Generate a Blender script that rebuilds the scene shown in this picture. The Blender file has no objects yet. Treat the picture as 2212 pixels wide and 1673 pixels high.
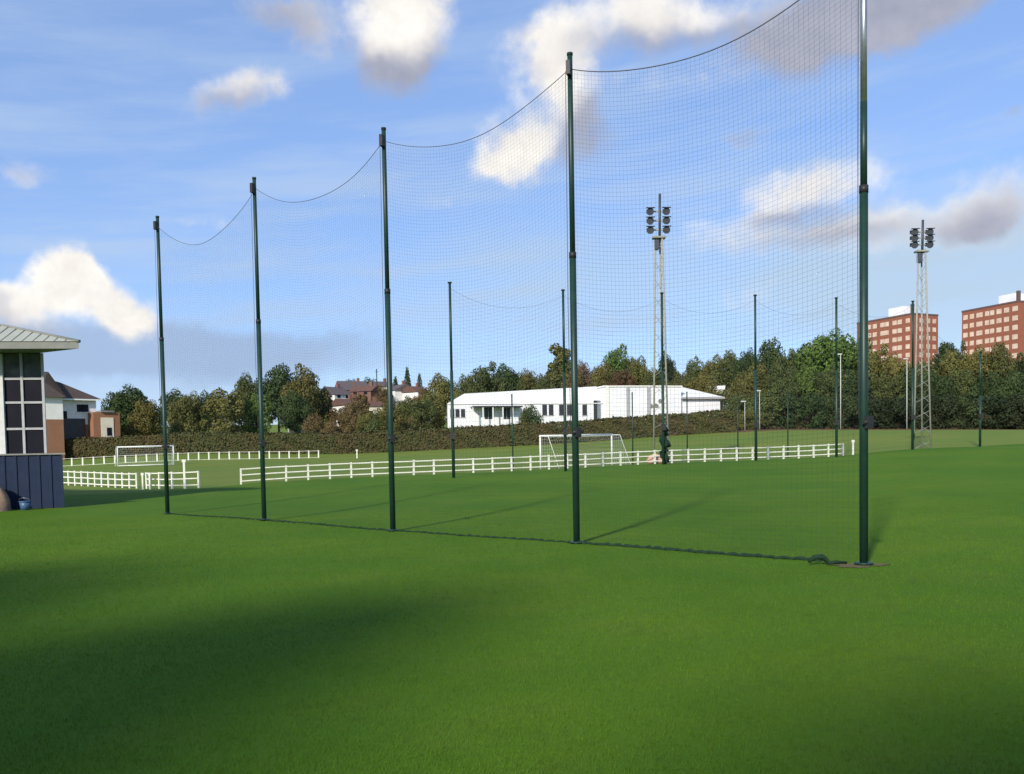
import bpy, math, random
import numpy as np
from mathutils import Vector, Matrix
random.seed(7); RS = np.random.RandomState(11)
S = bpy.context.scene
col = S.collection

# ------------------------------------------------------------------ camera
FPX = 887.0; SHY = 0.10; PITCH = math.radians(-2.5); ROLL = 0.0175; CAMZ = 2.3
F = Vector((0, math.cos(PITCH), math.sin(PITCH))); r0 = Vector((1, 0, 0)); u0 = r0.cross(F)
U = u0*math.cos(ROLL) + r0*math.sin(ROLL); R = r0*math.cos(ROLL) - u0*math.sin(ROLL)
CAM = Vector((0, 0, CAMZ))
cd = bpy.data.cameras.new('camera'); cam = bpy.data.objects.new('camera', cd); col.objects.link(cam)
cam.matrix_world = Matrix(((R.x, U.x, -F.x, 0), (R.y, U.y, -F.y, 0), (R.z, U.z, -F.z, CAMZ), (0, 0, 0, 1)))
cd.sensor_width = 36; cd.lens = 36*FPX/1024; cd.shift_y = SHY; cd.clip_start = 0.05; cd.clip_end = 8000
S.camera = cam
def ray(x, y): return F*FPX + R*(x-512) - U*(y-(387+SHY*1024))
def at(x, y, Y):
    d = ray(x, y); return CAM + d*(Y/d.y)
def onz(x, y, z=0):
    d = ray(x, y); return CAM + d*((z-CAMZ)/d.z)
def proj(P):
    q = Vector(P)-CAM; d = q.dot(F); return (512+FPX*q.dot(R)/d, 387+SHY*1024-FPX*q.dot(U)/d)
def ztop(X, Y, py):
    a, b = -20, 120
    for _ in range(40):
        m = (a+b)/2
        if proj((X, Y, m))[1] > py: a = m
        else: b = m
    return (a+b)/2

# ------------------------------------------------------------------ sun, exposure
SUN_EL = math.radians(30); SUN_H = Vector((-0.41, -0.912)).normalized()
sd = bpy.data.lights.new('sun', 'SUN'); sd.energy = 4.3; sd.angle = math.radians(3.0); sd.color = (1, .93, .82)
so = bpy.data.objects.new('sun', sd); col.objects.link(so); so.location = (-20, -20, 60)
sv = Vector((SUN_H.x*math.cos(SUN_EL), SUN_H.y*math.cos(SUN_EL), math.sin(SUN_EL)))
so.rotation_euler = sv.to_track_quat('Z', 'Y').to_euler()
S.view_settings.view_transform = 'Standard'; S.view_settings.look = 'None'
S.view_settings.exposure = 0.25; S.view_settings.gamma = 1

# ------------------------------------------------------------------ node helper
class NT:
    def __init__(s, nt): s.nt = nt; s.n = nt.nodes; s.l = nt.links
    def new(s, t, **k):
        n = s.n.new(t)
        for a, b in k.items(): setattr(n, a, b)
        return n
    def put(s, inp, v):
        if isinstance(v, bpy.types.NodeSocket): s.l.new(v, inp)
        elif v is not None: inp.default_value = v
    def math(s, op, a, b=None, c=None, clamp=False):
        n = s.new('ShaderNodeMath', operation=op, use_clamp=clamp)
        for i, v in enumerate((a, b, c)):
            if v is not None: s.put(n.inputs[i], v)
        return n.outputs[0]
    def vmath(s, op, a, b=None):
        n = s.new('ShaderNodeVectorMath', operation=op); s.put(n.inputs[0], a)
        if b is not None: s.put(n.inputs[1], b)
        return n
    def mix(s, f, a, b):
        n = s.new('ShaderNodeMix', data_type='RGBA'); s.put(n.inputs[0], f); s.put(n.inputs[6], a); s.put(n.inputs[7], b); return n.outputs[2]
    def noise(s, vec, scale, detail=3, rough=.55, dist=0):
        n = s.new('ShaderNodeTexNoise'); s.put(n.inputs['Vector'], vec); n.inputs['Scale'].default_value = scale
        n.inputs['Detail'].default_value = detail; n.inputs['Roughness'].default_value = rough; n.inputs['Distortion'].default_value = dist; return n
    def rng(s, v, a, b, c=0., d=1., smooth=False):
        n = s.new('ShaderNodeMapRange', interpolation_type='SMOOTHSTEP' if smooth else 'LINEAR')
        s.put(n.inputs[0], v)
        for i, q in enumerate((a, b, c, d)): n.inputs[i+1].default_value = q
        return n.outputs[0]
    def mapping(s, vec, loc=(0,0,0), rot=(0,0,0), scale=(1,1,1), typ='TEXTURE'):
        n = s.new('ShaderNodeMapping', vector_type=typ); s.put(n.inputs['Vector'], vec)
        n.inputs['Location'].default_value = loc; n.inputs['Rotation'].default_value = rot; n.inputs['Scale'].default_value = scale
        return n.outputs[0]

# ------------------------------------------------------------------ world: sky and clouds
W = bpy.data.worlds.new('World'); S.world = W; W.use_nodes = True
t = NT(W.node_tree); t.n.clear()
out = t.new('ShaderNodeOutputWorld'); bg = t.new('ShaderNodeBackground')
sky = t.new('ShaderNodeTexSky', sky_type='NISHITA', sun_disc=False)
sky.sun_elevation = SUN_EL; sky.sun_rotation = math.atan2(SUN_H.x, SUN_H.y); sky.altitude = 50
sky.air_density = 1.0; sky.dust_density = 0.6; sky.ozone_density = 2.5
tc = t.new('ShaderNodeTexCoord'); D = tc.outputs['Generated']
w1 = t.noise(D, 7, 4, .6).outputs['Color']; w2 = t.noise(D, 26, 3, .6).outputs['Color']
wv = t.vmath('ADD', t.vmath('MULTIPLY', t.vmath('SUBTRACT', w1, (.5,.5,.5)).outputs[0], (.07,.07,.05)).outputs[0],
             t.vmath('MULTIPLY', t.vmath('SUBTRACT', w2, (.5,.5,.5)).outputs[0], (.028,.028,.022)).outputs[0]).outputs[0]
def azel(vec):
    s = t.new('ShaderNodeSeparateXYZ'); t.put(s.inputs[0], vec)
    az = t.math('ARCTAN2', s.outputs[0], s.outputs[1]); el = t.math('ARCSINE', t.math('MINIMUM', s.outputs[2], .9999))
    c = t.new('ShaderNodeCombineXYZ'); t.put(c.inputs[0], az); t.put(c.inputs[1], el); return c.outputs[0], az, el
AE, az_, el_ = azel(t.vmath('ADD', D, wv).outputs[0])
AE0, az0, el0 = azel(D)
K = 1024/2212
def blob(cx, cy, rx, ry, rot, amp, vec=None, soft=0.0):
    d = ray(cx*K, cy*K).normalized(); a = math.atan2(d.x, d.y); e = math.asin(d.z)
    m = t.mapping(vec or AE, (a, e, 0), (0, 0, math.radians(rot)), (rx*1.22*K/FPX, ry*1.22*K/FPX, 1))
    L = t.vmath('LENGTH', m).outputs['Value']
    return t.rng(L, 1.0+soft, 0.0, 0, amp, smooth=True)
def total(lst, op='ADD'):
    acc = None
    for b in lst:
        v = blob(*b); acc = v if acc is None else t.math(op, acc, v)
    return acc
# (x, y, rx, ry, rotation, strength) of each puff as seen over the field
CL = [(142,572,72,62,0,1.4),(165,610,70,60,0,1.0),(225,640,88,60,-20,1.4),(285,700,60,52,0,1.4),(80,640,85,50,0,1.0),(15,630,60,55,0,.8),(40,700,130,60,0,.6),(330,655,30,22,0,.4),(195,560,40,20,0,.35),
      (865,25,155,130,0,1.4),(850,130,115,75,0,1.0),(600,10,110,42,0,.65),(665,55,75,60,-35,.55),
      (505,190,128,48,22,.75),(560,160,60,40,0,.35),
      (1185,105,100,80,0,1.0),(1385,25,190,82,0,1.2),(1250,150,110,70,0,.55),(1190,205,100,60,0,.6),(1470,165,140,50,0,.35),(1590,40,150,70,0,.6),
      (1110,315,110,66,12,1.4),(1050,370,60,42,0,.6),(1255,290,100,75,-10,.85),(1250,220,60,60,0,.35),
      (1760,405,195,55,5,.95),(1790,60,220,100,12,1.3),(1690,100,100,60,0,.7),(2030,5,290,52,8,1.1),
      (1700,505,260,50,5,.7),(1950,490,220,60,0,.7),(1650,470,160,26,8,.4),(2170,440,120,88,0,.85),(2130,500,90,40,0,.4),
      (75,365,80,30,0,.4),(420,488,95,26,0,.35),(1625,640,110,42,0,.35),(1615,300,70,30,-10,.35),(970,440,60,24,0,.25),(2195,240,26,16,0,.4)]
GR = [(70,730,170,60,0,1.0),(0,640,60,50,0,.5),(215,640,60,25,0,.25),(830,170,200,85,0,1.15),(780,120,60,60,0,.4),(960,110,70,120,0,.35),(600,30,190,80,0,.85),
      (500,225,150,40,15,.5),(1420,100,270,60,0,.95),(1275,300,115,95,0,1.5),(1160,370,120,35,12,.4),(1320,250,60,90,0,.5),
      (1750,462,200,30,5,.6),(1790,70,300,140,12,1.25),(2030,10,360,80,8,1.1),(1700,530,240,40,5,.4),(1950,500,220,60,0,.5),(2160,510,140,45,0,.45),(2190,430,90,70,0,.15),
      (505,190,150,60,22,.38),(1380,20,240,80,0,.25),(1760,405,220,70,5,.30),(2170,450,150,90,0,.5),(1700,505,240,60,5,.3),(75,365,100,40,0,.5),(1615,300,90,40,0,.8),(1625,650,130,60,0,.4),(2195,240,40,30,0,1)]
dens = total(CL); grey = total(GR)
n3 = t.noise(D, 22, 5, .62).outputs['Fac']; n4 = t.noise(D, 60, 3, .6).outputs['Fac']
edge = t.math('ADD', t.math('MULTIPLY', t.math('SUBTRACT', n3, .5), 1.0), t.math('MULTIPLY', t.math('SUBTRACT', n4, .5), .5))
cov = t.rng(t.math('ADD', dens, edge), .03, 1.15, 0, .96, smooth=True)
cov = t.math('MULTIPLY', cov, t.rng(dens, .0, .25))
# the bank of grey stratus low on the left, thin high streaks, pale veil on the right
bank = t.rng(t.math('ADD', total([(430,765,560,75,0,1.0),(120,740,300,70,0,.6),(620,735,260,40,0,.3)]), t.math('MULTIPLY', t.math('SUBTRACT', n3, .5), .5)), .05, .95, 0, .8, smooth=True)
st = t.noise(t.mapping(AE0, rot=(0, 0, .10), scale=(.34, .045, 1)), 1.0, 5, .6).outputs['Fac']
veil = t.math('MULTIPLY', t.rng(st, .36, .72, 0, .75, smooth=True), t.rng(el0, .62, .20))
pale = t.rng(total([(2080,600,420,190,0,1.35),(1150,600,420,200,0,.5),(1650,600,500,150,0,.5)]), .0, 1.0, 0, .62, smooth=True)
sk = t.vmath('MULTIPLY', sky.outputs[0], (1.5, 1.6, 1.9))
def rgb(r, g, b, k=1.): return (r*k, g*k, b*k, 1)
base = t.mix(.45, sk.outputs[0], rgb(3.2, 5.0, 8.8)); base = t.mix(veil, base, rgb(5.0, 6.4, 8.6))
base = t.mix(pale, base, rgb(5.2, 6.5, 7.5))
base = t.mix(bank, base, rgb(3.7, 4.9, 7.1))
lit = t.mix(t.rng(n3, .35, .7), rgb(9.0, 8.5, 7.9), rgb(11.2, 10.8, 10.1))
shade = t.mix(t.rng(n3, .3, .7), rgb(3.5, 3.7, 4.7), rgb(4.7, 4.8, 5.7))
gf = t.rng(t.math('ADD', grey, t.math('MULTIPLY', t.math('SUBTRACT', n3, .5), .5)), .1, .95, 0, 1, smooth=True)
cc = t.mix(gf, lit, shade)
fin = t.mix(cov, base, cc)
t.put(bg.inputs[0], fin); bg.inputs[1].default_value = 0.085
t.l.new(bg.outputs[0], out.inputs[0])
W.cycles.sampling_method = 'MANUAL'; W.cycles.sample_map_resolution = 512

# ------------------------------------------------------------------ materials
MATS = {}
def mat(name, c1, c2=None, scale=4., rough=.8, metal=0., bump=0., bscale=20., obj=False, spec=.3):
    if name in MATS: return MATS[name]
    m = bpy.data.materials.new(name); m.use_nodes = True; q = NT(m.node_tree)
    b = q.n['Principled BSDF']; tc = q.new('ShaderNodeTexCoord'); P = tc.outputs['Object']
    c2 = c2 or tuple(v*.8 for v in c1)
    n = q.noise(P, scale, 5, .6)
    c = q.mix(q.rng(n.outputs['Fac'], .3, .7), (*c1, 1), (*c2, 1))
    if obj:
        oi = q.new('ShaderNodeObjectInfo'); mm = q.new('ShaderNodeMix', data_type='RGBA', blend_type='MULTIPLY'); mm.inputs[0].default_value = 1
        q.put(mm.inputs[6], c); q.put(mm.inputs[7], oi.outputs['Color']); c = mm.outputs[2]
    q.put(b.inputs['Base Color'], c); b.inputs['Roughness'].default_value = rough; b.inputs['Metallic'].default_value = metal
    b.inputs['Specular IOR Level'].default_value = spec
    if bump:
        n2 = q.noise(P, bscale, 4, .6); bp = q.new('ShaderNodeBump'); bp.inputs['Strength'].default_value = bump; bp.inputs['Distance'].default_value = .02
        q.put(bp.inputs['Height'], n2.outputs['Fac']); q.put(b.inputs['Normal'], bp.outputs[0])
    MATS[name] = m; return m
def brick_mat(name, c1, c2, mortar, sc=1.0):
    m = bpy.data.materials.new(name); m.use_nodes = True; q = NT(m.node_tree); b = q.n['Principled BSDF']
    tc = q.new('ShaderNodeTexCoord'); g = q.new('ShaderNodeNewGeometry')
    s = q.new('ShaderNodeSeparateXYZ'); q.put(s.inputs[0], tc.outputs['Object'])
    c = q.new('ShaderNodeCombineXYZ'); q.put(c.inputs[0], q.math('ADD', s.outputs[0], s.outputs[1])); q.put(c.inputs[1], s.outputs[2])
    br = q.new('ShaderNodeTexBrick'); q.put(br.inputs['Vector'], c.outputs[0]); br.inputs['Color1'].default_value = (*c1, 1); br.inputs['Color2'].default_value = (*c2, 1)
    br.inputs['Mortar'].default_value = (*mortar, 1); br.inputs['Scale'].default_value = 1/sc; br.inputs['Brick Width'].default_value = .225; br.inputs['Row Height'].default_value = .075; br.inputs['Mortar Size'].default_value = .01
    n = q.noise(tc.outputs['Object'], .6, 4)
    mm = q.mix(q.rng(n.outputs['Fac'], .3, .7, 0, .35), br.outputs['Color'], (*[v*.6 for v in c1], 1))
    q.put(b.inputs['Base Color'], mm); b.inputs['Roughness'].default_value = .9; MATS[name] = m; return m

M_green = mat('green_post_paint', (.008, .030, .021), (.012, .042, .028), 6, .45, spec=.4)
M_galv = mat('galvanised_steel', (.45, .46, .46), (.33, .34, .35), 8, .35, .8)
M_black = mat('black_metal', (.015, .018, .018), (.03, .03, .03), 8, .5)
M_rope = mat('net_rope', (.07, .08, .10), (.10, .11, .12), 8, .9)
M_cord = mat('net_twine', (.03, .06, .05), (.025, .05, .045), 1, .9)
M_netg = mat('gathered_green_net', (.006, .022, .010), (.014, .04, .02), 12, .95, bump=.6, bscale=25)
M_white = mat('white_fence_paint', (.78, .78, .68), (.62, .63, .52), 3, .7)
M_goal = mat('white_goal_paint', (.82, .82, .78), (.7, .7, .65), 3, .5)
M_gnet = mat('goal_net_twine', (.55, .58, .55), (.45, .5, .45), 2, .9)
M_wwall = mat('white_clad_wall', (.80, .80, .79), (.68, .69, .70), .35, .6)
M_wroof = mat('white_clad_roof', (.80, .79, .73), (.70, .70, .62), .4, .6)
M_trim = mat('grey_white_trim', (.40, .40, .40), (.30, .30, .31), 3, .5)
M_trimw = mat('off_white_pillar', (.6, .6, .58), (.5, .5, .48), 3, .6)
M_glass = mat('dark_glass', (.008, .008, .014), (.012, .012, .018), 1, .35, spec=.12)
M_gglass = mat('clear_upper_glass', (.03, .035, .04), (.13, .14, .13), 1.6, .35, spec=.15)
M_navy = mat('navy_cladding', (.014, .023, .050), (.020, .030, .058), 2, .8, spec=.15)
M_sage = mat('sage_metal_roof', (.42, .42, .34), (.34, .35, .28), .8, .5)
M_soffit = mat('roof_edge_grey', (.16, .17, .15), (.22, .22, .19), 2, .6)
M_brown = mat('brown_roof_tiles', (.085, .06, .045), (.05, .04, .035), 3, .9, bump=.4, bscale=8)
M_redroof = mat('red_roof_tiles', (.17, .08, .055), (.09, .055, .045), 2, .9, bump=.4, bscale=8)
M_greyroof = mat('grey_slate_roof', (.09, .075, .075), (.13, .10, .10), 2, .9)
M_cream = mat('cream_render', (.72, .66, .5), (.6, .54, .4), 1, .85)
M_render = mat('white_render', (.78, .76, .72), (.68, .66, .6), 1, .85)
M_dark = mat('dark_opening', (.03, .03, .035), (.045, .045, .05), 2, .3)
M_grey = mat('grey_door_panel', (.22, .25, .26), (.18, .2, .22), 2, .5)
M_twin = mat('pale_window_panel', (.72, .62, .48), (.50, .34, .24), .55, .5)
M_bark = mat('bark', (.07, .05, .035), (.04, .03, .022), 6, .95)
M_stone = mat('tan_stone', (.40, .25, .14), (.13, .10, .085), 1.3, .9, bump=.8, bscale=6)
M_bucket = mat('blue_plastic', (.05, .10, .19), (.06, .12, .22), 3, .4)
M_pink = mat('pink_cloth', (.6, .36, .26), (.5, .28, .2), 5, .9, bump=.5, bscale=12)
M_soil = mat('worn_soil', (.13, .10, .045), (.09, .075, .035), 5, 1, bump=.5, bscale=30)
M_brick = brick_mat('orange_brick', (.33, .12, .045), (.26, .10, .04), (.25, .2, .15))
M_tbrick = brick_mat('red_tower_brick', (.32, .10, .048), (.27, .085, .042), (.24, .12, .09))
M_sbrick = brick_mat('brown_house_brick', (.22, .08, .05), (.18, .07, .045), (.2, .15, .12))

def leaf_mat(name, tint_lo, tint_hi):
    m = bpy.data.materials.new(name); m.use_nodes = True; q = NT(m.node_tree); b = q.n['Principled BSDF']
    g = q.new('ShaderNodeNewGeometry'); tc = q.new('ShaderNodeTexCoord'); oi = q.new('ShaderNodeObjectInfo')
    r = g.outputs['Random Per Island']
    n = q.noise(q.vmath('ADD', tc.outputs['Object'], oi.outputs['Location']).outputs[0], 3.2, 3)
    f = q.math('ADD', q.math('MULTIPLY', r, .55), q.math('MULTIPLY', q.rng(n.outputs['Fac'], .3, .7), .55))
    c = q.mix(f, (*tint_lo, 1), (*tint_hi, 1))
    mm = q.new('ShaderNodeMix', data_type='RGBA', blend_type='MULTIPLY'); mm.inputs[0].default_value = 1
    q.put(mm.inputs[6], c); q.put(mm.inputs[7], oi.outputs['Color'])
    q.put(b.inputs['Base Color'], mm.outputs[2]); b.inputs['Roughness'].default_value = .75; b.inputs['Specular IOR Level'].default_value = .15
    tr = q.new('ShaderNodeBsdfTranslucent'); q.put(tr.inputs[0], mm.outputs[2]); ms = q.new('ShaderNodeMixShader'); ms.inputs[0].default_value = .2
    q.l.new(b.outputs[0], ms.inputs[1]); q.l.new(tr.outputs[0], ms.inputs[2]); q.l.new(ms.outputs[0], q.n['Material Output'].inputs[0])
    return m
M_leaf = leaf_mat('leaves', (.55, .55, .55), (1.4, 1.4, 1.35))

# ------------------------------------------------------------------ mesh builder
class MB:
    def __init__(s): s.v = []; s.f = []; s.sm = []
    def box(s, x0, x1, y0, y1, z0, z1):
        i = len(s.v); s.v += [(x, y, z) for z in (z0, z1) for y in (y0, y1) for x in (x0, x1)]
        s.f += [tuple(i+k for k in q) for q in ((0,2,3,1),(4,5,7,6),(0,1,5,4),(2,6,7,3),(0,4,6,2),(1,3,7,5))]; s.sm += [False]*6; return s
    def tube(s, pts, rad, n=8, cap=True, smooth=True):
        pts = [Vector(p) for p in pts]; rad = rad if isinstance(rad, (list, tuple)) else [rad]*len(pts)
        i0 = len(s.v)
        for k, p in enumerate(pts):
            d = (pts[min(k+1, len(pts)-1)]-pts[max(k-1, 0)]).normalized()
            a = Vector((0, 0, 1)) if abs(d.z) < .9 else Vector((1, 0, 0))
            x = d.cross(a).normalized(); y = d.cross(x)
            for j in range(n):
                th = 2*math.pi*j/n; s.v.append(tuple(p+(x*math.cos(th)+y*math.sin(th))*rad[k]))
        for k in range(len(pts)-1):
            for j in range(n):
                s.f.append((i0+k*n+j, i0+k*n+(j+1) % n, i0+(k+1)*n+(j+1) % n, i0+(k+1)*n+j)); s.sm.append(smooth)
        if cap:
            s.f.append(tuple(i0+j for j in range(n))[::-1]); s.sm.append(False)
            e = i0+(len(pts)-1)*n; s.f.append(tuple(e+j for j in range(n))); s.sm.append(False)
        return s
    def poly(s, pts): 
        i = len(s.v); s.v += [tuple(p) for p in pts]; s.f.append(tuple(range(i, i+len(pts)))); s.sm.append(False); return s
    def prism(s, pts, y0, y1):            # outline in x,z extruded along y
        n = len(pts); i = len(s.v); s.v += [(x, y0, z) for x, z in pts]+[(x, y1, z) for x, z in pts]
        s.f.append(tuple(i+k for k in range(n))); s.f.append(tuple(i+n+k for k in range(n))[::-1]); s.sm += [False]*2
        for k in range(n): s.f.append((i+k, i+n+k, i+n+(k+1) % n, i+(k+1) % n)); s.sm.append(False)
        return s
    def build(s, name, m, parent=None, loc=None):
        me = bpy.data.meshes.new(name); me.from_pydata(s.v, [], s.f); me.update()
        me.polygons.foreach_set('use_smooth', s.sm); me.materials.append(m)
        return link(name, me, parent, loc)
def link(name, me, parent=None, loc=None):
    o = bpy.data.objects.new(name, me); col.objects.link(o)
    if parent: o.parent = parent
    if loc: o.location = loc
    return o
def tag(o, label=None, cat=None, group=None, kind=None):
    if label: o['label'] = label
    if cat: o['category'] = cat
    if group: o['group'] = group
    if kind: o['kind'] = kind
    return o
def empty(name, loc, label, cat, group=None, rz=0):
    o = bpy.data.objects.new(name, None); col.objects.link(o); o.location = loc; o.rotation_euler.z = rz; o.empty_display_size = .3
    return tag(o, label, cat, group)
def copy_tree(o, parent=None):
    c = o.copy(); col.objects.link(c); c.parent = parent
    for ch in list(o.children): copy_tree(ch, c)
    return c

# ------------------------------------------------------------------ terrain
ctrl = []
def cp(px, py, Y): p = at(px, py, Y); ctrl.append(tuple(p)); return p
for X in (-60, -40, -25, -14, -8, 0, 8, 16, 26, 40):
    for Y in (-25, 0, 12, 22): ctrl.append((X, Y, 0.0))
for X in (-40, -28, -21, -14, -8): ctrl.append((X, 36, 0.0))
ctrl += [(-40, 46, .02), (-24, 46, .02), (22, 30, .15), (35, 40, .6), (55, 40, 1.0), (55, 20, .4), (75, 60, 2.2), (-60, 60, .4)]
BP = [(453.7, 477.8, 55, 283), (565.7, 471.3, 59, 290.5), (663.5, 464.3, 62.6, 293.5), (756, 460.6, 65, 295.5), (836.5, 457.0, 67.5, 298.3), (912.5, 449.3, 72, 301.5), (980, 446.7, 76, 305)]
BPp = [cp(a, b, c) for a, b, c, d in BP]
FL, FR = cp(241, 484, 58), cp(843, 456, 73)
FM = cp(541, 470, 64.2)
for q in ((62, 484.8, 65), (137, 488.5, 61), (199, 488.5, 58), (62, 466.6, 115), (318.5, 458, 122), (118, 466.6, 108), (174, 465, 109),
          (541, 469.2, 66.5), (612, 465.2, 71.5), (61, 460, 130), (195, 453.5, 130), (454, 449, 128), (569, 443, 126), (715, 433, 124), (760, 430.5, 124), (880, 429.5, 126), (1010, 429.5, 128), (1100, 430, 130)): cp(*q)
C = np.array(ctrl)
def _k(d2): return np.where(d2 > 0, d2*np.log(np.maximum(d2, 1e-9))*.5, 0)
nC = len(C); A = np.zeros((nC+3, nC+3)); sx = 50.
Pn = C[:, :2]/sx
A[:nC, :nC] = _k(((Pn[:, None]-Pn[None])**2).sum(-1)) + np.eye(nC)*0.002
A[:nC, nC] = 1; A[:nC, nC+1:] = Pn; A[nC, :nC] = 1; A[nC+1:, :nC] = Pn.T
wt = np.linalg.solve(A, np.concatenate([C[:, 2], [0, 0, 0]]))
def gz(X, Y):
    X = np.atleast_1d(np.asarray(X, float)); Y = np.atleast_1d(np.asarray(Y, float))
    Xc = np.clip(X, -70, 100); Yc = np.clip(Y, -25, 130)
    q = np.stack([Xc, Yc], -1)/sx; o = np.empty(len(X))
    for i in range(0, len(X), 4000):
        b = q[i:i+4000]; o[i:i+4000] = _k(((b[:, None]-Pn[None])**2).sum(-1))@wt[:nC] + wt[nC] + b@wt[nC+1:]
    o = np.clip(o, -.4, 6.0)
    o *= np.clip((Y+25)/45 + .0, 0, 1)**.5
    o += .07*np.clip(Y-140, 0, 140)
    return o
def g1(X, Y): return float(gz(X, Y)[0])

def axis(parts):
    o = []
    for a, b, s in parts: o += list(np.arange(a, b, s))
    return np.array(o+[parts[-1][1]])
xs = axis([(-3000, -300, 300), (-300, -80, 20), (-80, 100, 1.5), (100, 300, 20), (300, 3000, 300)])
ys = axis([(-600, -40, 80), (-40, 90, 1.0), (90, 160, 2.5), (160, 300, 10), (300, 4000, 300)])
GX, GY = np.meshgrid(xs, ys); GZ = gz(GX.ravel(), GY.ravel())
nx, ny = len(xs), len(ys)
V = np.stack([GX.ravel(), GY.ravel(), GZ], -1)
idx = np.arange(nx*ny).reshape(ny, nx)
Fq = np.stack([idx[:-1, :-1], idx[:-1, 1:], idx[1:, 1:], idx[1:, :-1]], -1).reshape(-1, 4)
me = bpy.data.meshes.new('ground'); me.from_pydata(V.tolist(), [], Fq.tolist()); me.update(); me.polygons.foreach_set('use_smooth', [True]*len(Fq))
ground = link('ground', me); tag(ground, kind='structure')

m = bpy.data.materials.new('pitch_grass'); m.use_nodes = True; q = NT(m.node_tree); b = q.n['Principled BSDF']
tc = q.new('ShaderNodeTexCoord'); P = tc.outputs['Object']; sp = q.new('ShaderNodeSeparateXYZ'); q.put(sp.inputs[0], P)
n1 = q.noise(P, .12, 4, .6); n2 = q.noise(q.mapping(P, rot=(0, 0, .5), scale=(5, .9, 1)), 1, 4, .6); n3g = q.noise(P, 9, 4, .7); n5 = q.noise(P, 45, 2, .7)
gA = q.mix(q.rng(n1.outputs['Fac'], .4, .6), (.054, .130, .005, 1), (.100, .174, .009, 1))
gA = q.mix(q.rng(n2.outputs['Fac'], .35, .7, 0, .8), gA, (.054, .148, .009, 1))
gA = q.mix(q.rng(q.noise(P, .5, 5, .65).outputs['Fac'], .5, .75, 0, .5), gA, (.104, .152, .020, 1))
gA = q.mix(q.rng(q.noise(P, 2.2, 4, .6).outputs['Fac'], .55, .75, 0, .45), gA, (.045, .090, .008, 1))
gA = q.mix(q.rng(n3g.outputs['Fac'], .35, .7, 0, .45), gA, (.047, .100, .005, 1))
gA = q.mix(q.rng(n5.outputs['Fac'], .4, .75, 0, .35), gA, (.108, .182, .012, 1))
gB = q.mix(q.rng(n1.outputs['Fac'], .35, .65), (.150, .195, .030, 1), (.108, .182, .026, 1))
gB = q.mix(q.rng(n3g.outputs['Fac'], .4, .7, 0, .5), gB, (.18, .17, .06, 1))
# line of the white rail: rough grass beyond it
fd = (FR-FL); fd.z = 0; fd.normalize(); fn = Vector((-fd.y, fd.x))
dist = q.math('SUBTRACT', q.math('ADD', q.math('MULTIPLY', sp.outputs[0], fn.x), q.math('MULTIPLY', sp.outputs[1], fn.y)), fn.x*FL.x+fn.y*FL.y)
lft = q.rng(sp.outputs[0], FL.x+2, FL.x-10, 0, -1.0)
wob = q.math('MULTIPLY', q.math('SUBTRACT', q.noise(P, .35, 3).outputs['Fac'], .5), 2.2)
fb = q.rng(q.math('ADD', dist, wob), -.6, .7)
gc = q.mix(fb, gA, gB)
soil = q.math('MULTIPLY', q.rng(q.math('ADD', sp.outputs[1], q.math('MULTIPLY', wob, 2)), 121.5, 123), q.rng(sp.outputs[0], 26, 32))
gc = q.mix(soil, gc, (.13, .07, .035, 1))
q.put(b.inputs['Base Color'], gc); b.inputs['Roughness'].default_value = .9; b.inputs['Specular IOR Level'].default_value = .1
bp = q.new('ShaderNodeBump'); bp.inputs['Strength'].default_value = .5; bp.inputs['Distance'].default_value = .03
q.put(bp.inputs['Height'], q.math('ADD', n5.outputs['Fac'], n3g.outputs['Fac'])); q.put(b.inputs['Normal'], bp.outputs[0])
ground.data.materials.append(m)

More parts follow.
